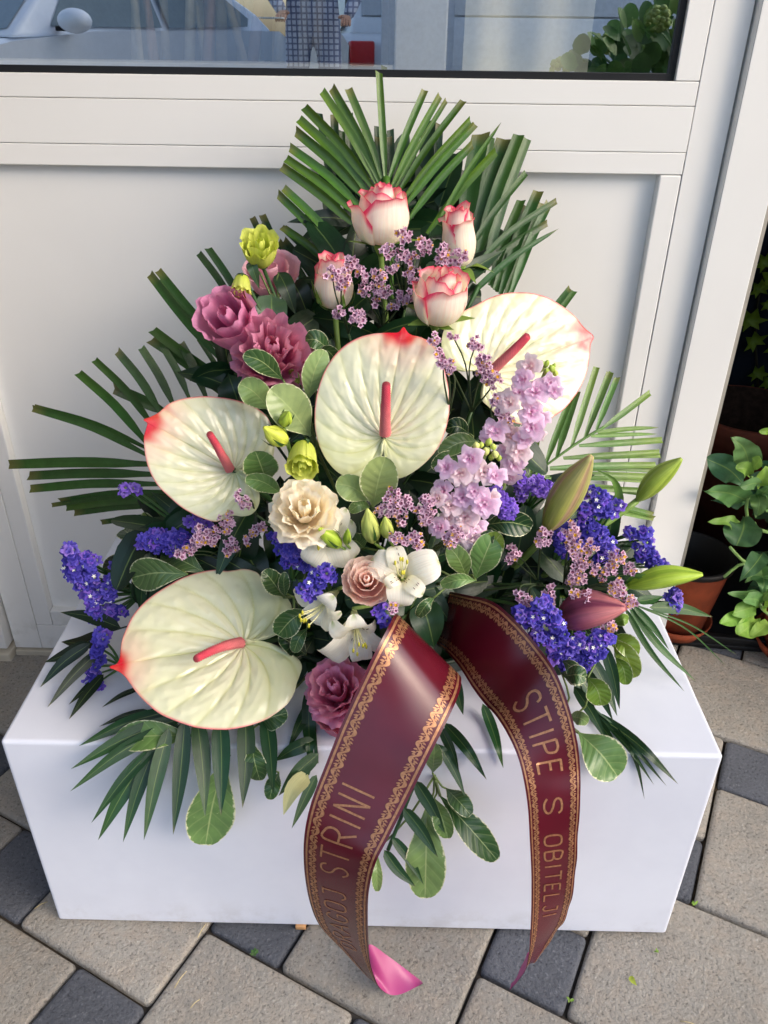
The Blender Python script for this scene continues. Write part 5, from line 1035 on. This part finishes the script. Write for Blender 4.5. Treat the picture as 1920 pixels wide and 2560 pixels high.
# ------------------------------------------------------------------ things round the scene
# porch roof over the shop front
pr = Thing('porch_roof', 'white porch roof over the shop front, above the picture', 'roof')
V, F = box_vf(-4.6, 1.25, -1.5, WY+.0, 2.62, 2.74, .01); pr.mesh('slab', V, F, MREND)
sp_ = Thing('added_shade_pillar', 'unseen dark pillar added left of the shop door to block sky light', 'light blocker', (-.95, .05, 0))  # unseen pillar added to hold sky light off the lower left
V, F = box_vf(-1.25, -.74, -.20, WY-.022, -.01, 2.62, .012); sp_.mesh('shaft', V, F, plain('shade_pillar_shaft', srgb(96, 88, 78), .8, .3, var=.2, bump=.3)); V, F = box_vf(-1.27, -.72, -.22, WY-.024, -.012, .12, .01); sp_.mesh('plinth', V, F, plain('shade_pillar_base', srgb(80, 74, 66), .8, .3))
# right: dark wall, dark floor sheet, pots, seedlings
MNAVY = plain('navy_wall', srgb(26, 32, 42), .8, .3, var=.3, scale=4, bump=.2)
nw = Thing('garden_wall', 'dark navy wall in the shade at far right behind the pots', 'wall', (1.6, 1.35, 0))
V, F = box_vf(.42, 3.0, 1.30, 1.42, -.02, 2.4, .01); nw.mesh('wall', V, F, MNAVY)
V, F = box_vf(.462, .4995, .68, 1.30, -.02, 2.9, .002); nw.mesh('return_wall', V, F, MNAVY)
V, F = box_vf(1.06, 1.18, .26, 1.30, -.02, 2.9, .01); nw.mesh('added_shade_wall', V, F, MNAVY)  # unseen wall added to keep the sun off the pots
ty = Thing('dark_floor_sheet', 'thin near-black sheet with raised edges under the plant pots at right', 'tray', (.85, .75, 0), rotz=math.radians(-6))  # near-black sheet added over the dark ground by the pots
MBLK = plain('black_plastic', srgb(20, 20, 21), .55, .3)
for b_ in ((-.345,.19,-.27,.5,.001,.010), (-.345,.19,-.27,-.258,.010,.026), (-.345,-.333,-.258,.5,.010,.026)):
    V, F = box_vf(*b_, .002); ty.mesh('sheet_part', V, F, MBLK)
def lathe(T, name, c, prof, mat, n=40, parent=None):
    V = [(c[0]+r*math.cos(2*math.pi*k/n), c[1]+r*math.sin(2*math.pi*k/n), c[2]+h) for r, h in prof for k in range(n)]; return T.mesh(name, V, grid_faces(len(prof), n, True), mat, parent=parent)
MTERRA = plain('terracotta', srgb(132, 62, 38), .75, .25, var=.18, scale=40, bump=.2); MSOIL = plain('potting_soil', srgb(38, 28, 22), .95, .1, var=.4, scale=90, bump=.8)
def pot(label, c, r, h, rim=None, inner=None, saucer=True, rz=.82, body=None):
    MTERRA = body or globals()['MTERRA']
    T = Thing('plant_pot', label, 'pot', (c[0], c[1], c[2])); rim = rim or MTERRA
    lathe(T, 'pot_body', c, [(0, .012), (r*.66, .012), (r*.92, h*(rz-.02)), (r*.93, h*rz)], MTERRA); lathe(T, 'rim', c, [(r*.93, h*rz), (r*1.0, h*(rz+.005)), (r*1.02, h*.98), (r*.99, h), (r*.93, h), (r*.9, h*.9)], rim)
    lathe(T, 'soil', c, [(r*.70, h*.40), (r*.78, h*.62), (r*.5, h*.64), (0.001, h*.63)], inner or MSOIL); lathe(T, 'liner', c, [(r*.93, h*1.0), (r*.895, h*.985), (r*.80, h*.7), (r*.56, .03)], inner or MSOIL)
    if saucer: lathe(T, 'saucer', c, [(0, .0), (r*.72, .0), (r*.84, .022), (r*.80, .022), (r*.70, .006), (0.001, .006)], MTERRA)
    return T
p1 = at(1690, 1440, .56)
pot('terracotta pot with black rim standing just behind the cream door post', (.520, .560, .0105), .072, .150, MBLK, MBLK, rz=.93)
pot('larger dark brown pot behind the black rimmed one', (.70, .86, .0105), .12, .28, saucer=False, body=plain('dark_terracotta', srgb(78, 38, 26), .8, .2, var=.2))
pot('terracotta pot of leafy seedlings at the right edge, mostly out of view', (.72, .50, .0105), .10, .26)
def seedling(label, leaves, stems, Yd):
    b = at(*zp('G6', *stems[0][-1][:2]), stems[0][-1][2]); T = Thing('leafy_seedling', label, 'plant', b, 'leafy seedlings at the right')
    for st in stems:
        P = [at(*zp('G6', x, y), Y) for x, y, Y in st]
        if st[-1][0] > 780: P += [np.array([.70, .49, .24]), np.array([.72, .50, .17])]
        V, F = tube(P, [.0022, .003], 7, 20); T.mesh('stem', V, F, MSTEM, col=srgb(120, 156, 86))
    for tx, ty_, bx_, by, wd, dt, db, c in leaves:
        p0 = at(*zp('G6', bx_, by), db); p1 = at(*zp('G6', tx, ty_), dt); m = (p0+p1)/2+np.array([0, -.006, .008]); V, F, U = blade([p0, m, p1], wd*1.3/ZOOM['G6'][2]*mpp(m), random.choice(('obov', 'obov', 'lance')), 18, 9, random.uniform(4, 18), random.uniform(-30, 30), wave=.11, cup=random.uniform(-.1, .15))
        T.mesh('leaf', V, F, MSEED, leafcol(c, len(V), .1), U)
MSEED = m_plant('seedling_leaf', .5, .22, .2, 12, .35, bump=.3, bscale=90, midrib=.5, var=.15)
SG = srgb(96, 136, 78); SB = srgb(122, 160, 70); SD = srgb(70, 108, 72)
seedling('leafy green seedling rosette at the right edge of the picture', [(470,160,640,410,200,.44,.46,SG), (250,360,600,610,190,.46,.47,SD), (220,655,610,740,190,.42,.45,SG), (285,740,620,770,130,.44,.46,SD), (515,445,640,520,110,.43,.45,SB), (740,340,650,470,90,.43,.45,SB), (560,620,740,600,90,.41,.44,SG), (700,900,710,680,130,.42,.44,SG), (250,940,560,990,110,.42,.44,SB), (520,1160,590,900,260,.40,.44,SD), (780,430,720,640,120,.43,.44,SB), (811,700,720,760,120,.42,.44,SG), (730,110,840,160,60,.44,.46,SB), (830,600,740,700,100,.41,.44,SG), (840,850,740,800,110,.42,.44,SG)],
    [[(660,520,.45), (610,820,.45), (640,930,.45), (760,1020,.455), (1000,1060,.47)], [(600,900,.45), (690,960,.45)], [(405,1450,.43), (560,1330,.44), (820,1300,.45)]], .45)
seedling('lower leafy seedling with a curled pale leaf at the right edge', [(545,1490,760,1230,140,.37,.41,SD), (600,1500,760,1330,120,.38,.41,SG), (760,1600,730,1390,170,.36,.40,SG), (440,1600,740,1660,120,.35,.39,SG), (590,1650,750,1690,110,.34,.39,SG), (490,1780,730,1720,130,.34,.39,SB), (375,1880,690,1770,110,.33,.38,SB), (540,1980,720,1830,170,.32,.38,SB), (660,2000,830,1850,110,.32,.38,SB), (811,1560,760,1650,90,.35,.39,SG), (840,1750,760,1720,110,.34,.39,SB), (830,1450,760,1560,110,.36,.40,SG)],
    [[(740,1700,.39), (800,1780,.40), (1000,1800,.43)], [(460,1170,.43), (560,1280,.43), (640,1330,.43), (900,1400,.45)]], .40)
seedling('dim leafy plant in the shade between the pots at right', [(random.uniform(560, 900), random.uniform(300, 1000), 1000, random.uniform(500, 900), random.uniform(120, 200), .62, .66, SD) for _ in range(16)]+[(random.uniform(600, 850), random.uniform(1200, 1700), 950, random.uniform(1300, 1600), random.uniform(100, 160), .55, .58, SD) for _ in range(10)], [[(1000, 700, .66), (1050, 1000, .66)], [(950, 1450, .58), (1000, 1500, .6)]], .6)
pl = Thing('leafy_seedling', 'upright leafy seedling in the right hand pot, out of view', 'plant', (.72, .50, .17))
for k in range(22):
    a_ = random.uniform(0, 6.28); p0 = np.array([.72, .50, .18+.012*k*.5]); p1 = p0+np.array([math.cos(a_)*.10, math.sin(a_)*.10, random.uniform(.02, .10)])
    if p1[0] < .64: continue
    V, F, U = blade([p0, (p0+p1)/2+np.array([0, 0, .02]), p1], .05, 'obov', 14, 7, 10, 0, wave=.1, facing=(0, -.5, 1)); pl.mesh('leaf', V, F, MSEED, leafcol(SG, len(V)), U)
V, F = tube([(.72, .50, .16), (.722, .50, .24), (.72, .505, .30)], [.005, .003], 7, 8); pl.mesh('stem', V, F, MSTEM, col=srgb(120, 156, 86))
iv = Thing('ivy', 'dim yellow green ivy leaves on the navy wall at far right', 'ivy', at(1900, 900, 1.27))
for u, v, s_ in ((1905,655,34), (1890,720,30), (1868,800,40), (1880,850,34), (1860,990,44), (1900,1010,40), (1915,950,30), (1912,760,30), (1885,930,30), (1925,690,40), (1940,860,44)):
    c = at(u, v, 1.27); k = mpp(c)*s_; V = [c]; 
    pts = [(0,-.2),(.5,-.5),(.45,-.1),(1,.1),(.5,.3),(.35,.9),(0,.55),(-.35,.9),(-.5,.3),(-1,.1),(-.45,-.1),(-.5,-.5)]; rz = random.uniform(-.8, .8)
    for x, y in pts: V.append(c+np.array([(x*math.cos(rz)-y*math.sin(rz))*k, -.02-.01*abs(x), (x*math.sin(rz)+y*math.cos(rz))*k]))
    iv.mesh('leaf', V, [(0, 1+i, 1+(i+1) % 12) for i in range(12)], MSEED, np.repeat(srgb(118, 140, 40)[None], 13, 0), np.full((13, 2), .3))
V, F = tube([at(1930, 600, 1.285), at(1890, 800, 1.285), at(1900, 1040, 1.285)], .003, 6, 10); iv.mesh('vine', V, F, MSTEM, col=srgb(60, 54, 34))

# ------------------------------------------------------------------ street behind the photographer, seen only as reflections
rd = struct(new_obj('road', new_mesh('road', [(-30,-12,-.004),(30,-12,-.004),(30,-1.9,-.004),(-30,-1.9,-.004)], [(0,1,2,3)], plain('concrete_yard', srgb(176, 174, 170), .9, .2, var=.1, scale=20, bump=.3))))
gw = Thing('garage_building', 'white building with a sectional garage door across the yard', 'building', (3, -5.5, 0))
MGAR = plain('garage_white', srgb(240, 243, 247), .6, .3)
V, F = box_vf(-.2, 7.5, -9, -5.0, -.01, 3.6, .01); gw.mesh('wall', V, F, MGAR)
for i in range(7):
    V, F = box_vf(.3, 4.3, -5.0, -4.965, .02+i*.33, .02+i*.33+.318, .006); gw.mesh('door_panel', V, F, MGAR)
hb = Thing('hydrangea_bush', 'hydrangea bush with green flower heads across the yard', 'bush', (1.25, -2.2, 0))
parts = []; MHYD = m_plant('hydrangea_leaf', .5, .2, .2, 10, .4)
for i in range(760):
    a = random.uniform(0, 6.28); e = random.uniform(-.2, 1.3); r_ = random.uniform(.55, 1.0); c = np.array([1.16+.60*r_*math.cos(a)*math.cos(e), -2.25+.5*r_*math.sin(a)*math.cos(e), .46+.56*r_*math.sin(e)]); d_ = nrm(c-np.array([1.26, -2.25, .3])+RNG.normal(0, .3, 3)); p1 = c+d_*.09
    V, F, U = blade([c, (c+p1)/2, p1], .075, 'oval', 7, 3, 12, random.uniform(-40, 40), facing=nrm(d_+np.array([0, .5, .8]))); parts.append((V, F, leafcol(random.choice((srgb(84,124,60), srgb(66,104,52), srgb(110, 146, 76))), len(V)), U))
V, F, C, U = join(parts); hb.mesh('foliage', V, F, MHYD, C, U, kind='stuff')
for i in range(12):
    a = random.uniform(0, 6.28); e = random.uniform(.2, 1.2); c = np.array([1.16+.60*math.cos(a)*math.cos(e), -2.25+.5*math.sin(a)*math.cos(e), .50+.56*math.sin(e)]); pp = []
    for k in range(46):
        q = nrm(RNG.normal(0, 1, 3)); V, F = sphere_vf(c+q*.040, .013, 5, 4, (1, 1, .7)); pp.append((V, F, np.repeat((srgb(176, 196, 110)*random.uniform(.8, 1.1))[None], len(V), 0)))
    V, F, C, _ = join(pp); hb.mesh('flower_head', V, F, MHYD, C, np.zeros((len(V), 2)))
for k in range(7):
    V, F = tube([(1.26+random.uniform(-.06,.06), -2.25, 0), (1.26+random.uniform(-.3,.3), -2.25+random.uniform(-.3,.3), .7)], [.012, .006], 6); hb.mesh('branch', V, F, MSTEM, col=srgb(84, 66, 44))
def car(label, loc, rz, paint):
    T = Thing('parked_car', label, 'car', loc, rotz=rz); T.o.scale = (.96, .96, .915); MP = plain('car_paint_'+label.split()[0], paint, .35, .5, 0, var=.02, coat=.3); MG = plain('car_glass_sky_grey', srgb(128, 142, 148), .08, .7); MT = plain('tyre', srgb(26, 26, 27), .8, .2); MRIM = plain('wheel_rim', srgb(170, 172, 176), .3, .5, .8)  # window glass coloured pale grey to stand for reflected sky
    prof = [(-2.0,.30,.80),(-2.02,.62,.84),(-1.95,.72,.84),(-1.0,.92,.86),(-.35,.98,.86),(.9,1.0,.86),(1.75,1.0,.85),(1.98,.9,.83),(2.03,.55,.84),(1.98,.30,.80)]
    V = []; n = len(prof)
    for sy in (-1, -.86, .86, 1):
        for x, z, w_ in prof: V.append((x, sy*w_ if abs(sy) == 1 else sy*w_, z if abs(sy) < 1 else z-.05*(z > .6)))
    F = [(s_*n+i, s_*n+(i+1) % n, (s_+1)*n+(i+1) % n, (s_+1)*n+i) for s_ in range(3) for i in range(n)]+[tuple(range(n)), tuple(range(3*n, 4*n))[::-1]]
    o = T.mesh('body', V, F, MP); bv = o.modifiers.new('bevel', 'BEVEL'); bv.width = .04; bv.segments = 3
    gp = [(-.95,.93,.80),(-.30,1.40,.62),(.15,1.46,.60),(1.0,1.43,.60),(1.65,1.12,.70),(1.80,.98,.76)]; V = []; n = len(gp)
    for sy in (-1, 1):
        for x, z, w_ in gp: V.append((x, sy*w_, z))
    F = [(i, (i+1) % n, n+(i+1) % n, n+i) for i in range(n)]+[tuple(range(n))[::-1], tuple(range(n, 2*n))]; o = T.mesh('cabin', V, F, MP); bv = o.modifiers.new('bevel', 'BEVEL'); bv.width = .03; bv.segments = 3
    def pane(name, pts, off):
        V = [np.array(p, float)+np.array(off) for p in pts]; T.mesh(name, V, [tuple(range(len(V)))], MG, flat=True)
    pane('windscreen', [(-.88,-.70,.97),(-.34,-.55,1.37),(-.34,.55,1.37),(-.88,.70,.97)], (-.012, 0, .012)); pane('rear_window', [(1.06,-.52,1.40),(1.62,-.62,1.13),(1.62,.62,1.13),(1.06,.52,1.40)], (.012, 0, .014))
    for sy in (-1, 1):
        pane('side_window', [(-.62,sy*.755,1.0),(-.28,sy*.64,1.34),(.35,sy*.625,1.395),(.38,sy*.775,1.0)], (0, sy*.028, 0)); pane('side_window', [(.46,sy*.772,1.0),(.43,sy*.625,1.395),(1.0,sy*.63,1.36),(1.45,sy*.74,1.08),(1.40,sy*.765,1.02)], (0, sy*.028, 0))
        V, F = sphere_vf((-.58, sy*.97, 1.03), .11, 14, 10, (.8, 1.15, .68)); T.mesh('wing_mirror', V, F, MP); V, F = box_vf(-.60, -.54, min(sy*.80, sy*.92), max(sy*.80, sy*.92), .97, 1.0, .005); T.mesh('mirror_arm', V, F, MT)
        for x in (-1.3, 1.3):
            P = [(.0, 0), (.20, 0), (.30, .0), (.32, .03), (.32, .16), (.30, .19), (0, .19)]; V = [(x+r*math.cos(2*math.pi*k/24), sy*(.66+h), .32+r*math.sin(2*math.pi*k/24)) for r, h in P for k in range(24)]; wo_ = T.mesh('wheel', V, grid_faces(len(P), 24, True), MT); V = [(x+r*math.cos(2*math.pi*k/24), sy*h, .32+r*math.sin(2*math.pi*k/24)) for r, h in ((.0, .875), (.06, .88), (.19, .865), (.20, .852)) for k in range(24)]; T.mesh('rim', V, grid_faces(4, 24, True), MRIM, parent=wo_)
        V, F = box_vf(-2.03, -1.90, min(sy*.5, sy*.8), max(sy*.5, sy*.8), .58, .70, .02); T.mesh('headlight', V, F, MRIM); V, F = box_vf(1.93, 2.05, min(sy*.58, sy*.82), max(sy*.58, sy*.82), .70, .92, .02); T.mesh('tail_light', V, F, plain('tail_red', srgb(210, 24, 28), .2, .6))
    return T
car('silver blue hatchback parked across the yard', (-2.61, -5.13, 0), math.radians(-62), srgb(236, 241, 248))
car('white hatchback parked further back with its tail to the shop', (-.30, -9.0, 0), math.radians(75), srgb(224, 224, 224))
# person in a checked shirt
pe = Thing('person', 'person in a blue and white checked shirt holding papers, across the yard', 'person', (-.62, -4.5, 0))
def m_person():
    k = NT('person_clothes'); co = k.coord('Object'); sep = k.n('ShaderNodeSeparateXYZ'); k.l(co, sep.inputs[0]); x, z = sep.outputs[0], sep.outputs[2]
    ch = k.math('MAXIMUM', k.ramp(k.math('SINE', k.math('MULTIPLY', x, 190)), .5, .7), k.ramp(k.math('SINE', k.math('MULTIPLY', z, 190)), .5, .7)); sh = k.mix(k.math('MULTIPLY', ch, .8), srgb(206, 210, 222), srgb(84, 92, 130))
    c = k.mix(k.ramp(z, .60, .602), srgb(42, 48, 66), sh); c = k.mix(k.ramp(z, 1.469, 1.471), c, srgb(206, 156, 130)); return k.bsdf(c, .8, .2)
def skin(T, name, V, E, R, mat, root=0, sub=2):
    me = bpy.data.meshes.new(name); me.from_pydata([tuple(np.asarray(v, float)) for v in V], E, []); o = new_obj(name, me); o.parent = T.o; me.materials.append(mat)
    o.modifiers.new('skin', 'SKIN'); me.skin_vertices[0].data[root].use_root = True
    for i, r in enumerate(R): me.skin_vertices[0].data[i].radius = (r, r) if np.ndim(r) == 0 else r
    sb = o.modifiers.new('sub', 'SUBSURF'); sb.levels = sb.render_levels = sub; return o
JV = [(0,0,.95),(0,0,1.15),(0,0,1.36),(0,0,1.50),(0,.02,1.60),(0,.02,1.72),(-.17,0,1.40),(-.27,.02,1.14),(-.16,.22,1.0),(.17,0,1.40),(.30,.02,1.14),(.24,.22,.98),(-.10,0,.90),(-.11,.02,.50),(-.11,0,.07),(-.11,.14,.04),(.10,0,.90),(.11,.02,.50),(.11,0,.07),(.11,.14,.04)]
skin(pe, 'body', JV, [(0,1),(1,2),(2,3),(3,4),(4,5),(2,6),(6,7),(7,8),(2,9),(9,10),(10,11),(0,12),(12,13),(13,14),(14,15),(0,16),(16,17),(17,18),(18,19)], [(.17,.12),(.16,.12),(.17,.12),.06,(.085,.10),(.08,.09),.075,.05,.035,.075,.05,.035,.10,.065,.045,.035,.10,.065,.045,.035], m_person())
MSKIN = plain('skin', srgb(206, 156, 130), .6, .3)
for sx, p in ((-1, np.array([-.155, .235, .995])), (1, np.array([.237, .235, .975]))):
    HV = [p, p+np.array([0, .05, -.01])]; HE = [(0, 1)]; HR = [.03, .032]
    for k in range(4):
        b = p+np.array([(-.024+.016*k), .085, -.012]); HV += [b, b+np.array([0, .03, -.012]), b+np.array([0, .04, -.034])]; n = len(HV)-3; HE += [(1, n), (n, n+1), (n+1, n+2)]; HR += [.0095, .009, .008]
    b = p+np.array([sx*-.035, .045, .005]); HV += [b, b+np.array([sx*-.008, .03, -.004])]; n = len(HV)-2; HE += [(1, n), (n, n+1)]; HR += [.011, .009]
    skin(pe, 'hand', HV, HE, HR, MSKIN, 0, 1)
V, F = sphere_vf((0, .0, 1.70), .108, 14, 10, (.9, 1.05, 1)); V = V[np.array([True]*len(V))]; pe.mesh('hair', V+pe.base, F, plain('hair', srgb(60, 46, 36), .7, .3))
for sx in (-1, 1):
    V, F = sphere_vf((sx*.034, .108, 1.665), .010, 8, 6); pe.mesh('eye', V+pe.base, F, plain('eye', srgb(40, 34, 30), .2, .5))
V, F = sphere_vf((0, .125, 1.635), .016, 8, 6, (.8, 1, 1.6)); pe.mesh('nose', V+pe.base, F, MSKIN)
V, F = sphere_vf((0, .112, 1.60), .022, 8, 5, (1.2, .5, .3)); pe.mesh('mouth', V+pe.base, F, plain('lips', srgb(170, 96, 90), .5, .3))
ppr = Thing('paper_sheet', 'folded white papers in the hand of the person across the yard', 'paper', (-.79, -4.22, .98))
V, F = box_vf(-.89, -.75, -4.25, -4.02, .965, .972, .001); ppr.mesh('sheet', V, F, plain('paper_white', srgb(236, 236, 230), .7, .2))
# ------------------------------------------------------------------ small bits on the paving
fa = Thing('fallen_leaf', 'small yellow green leaf lying on the paving at lower right', 'leaf', onz(1582, 2452, .002))
V, F, U = blade([onz(1575, 2440, .0022), onz(1582, 2452, .0042), onz(1592, 2464, .0022)], .0065, 'lance', 8, 5, 14); fa.mesh('blade', V, F, MGRASS, leafcol(srgb(166, 186, 66), len(V)), U)
def weed(label, u, v, n=4, s_=.0042, c=srgb(110, 150, 46)):
    b = onz(u, v, -.002); T = Thing('weed_sprout', label, 'weed', b)
    for k in range(n):
        a = random.uniform(0, 6.28); e = b+np.array([math.cos(a)*s_, math.sin(a)*s_, s_*random.uniform(.6, 1.2)]); V, F, U = blade([b, (b+e)/2+np.array([0, 0, s_*.3]), e], s_*.6, 'oval', 6, 3, 10, facing=(0, -.4, 1)); T.mesh('leaf', V, F, MGRASS, leafcol(c, len(V)), U)
weed('tiny green weed in the paving joint right of the box corner', 1737, 2263); weed('tiny green weed in the joint of the paving near the bottom', 1424, 2503)
weed('tuft of moss in the paving joint before the box', 636, 2386, 9, .005, srgb(60, 96, 40)); weed('green speck of moss at the bottom edge of the paving', 1640, 2380, 4, .003)
def straw(label, u, v, L_, a):
    b = onz(u, v, .0015); T = Thing('straw_bit', label, 'straw', b); e = b+np.array([math.cos(a)*L_, math.sin(a)*L_, .001]); V, F = tube([b, (b+e)/2+np.array([0, 0, .002]), e], [.0006, .0004], 5, 5); T.mesh('stalk', V, F, MSTEM, col=srgb(196, 180, 136))
straw('dry straw beside the joint left of the ribbon', 436, 2470, .02, 1.1); straw('dry straw lying near the bottom of the big tan stone', 476, 2520, .012, .8); straw('dry straw at the dark stone left of the box', 86, 2272, .015, .6); straw('dry straw on the bottom edge at right', 1700, 2552, .02, -.3); straw('dry straw next to the box foot joint', 494, 2345, .018, 1.2)
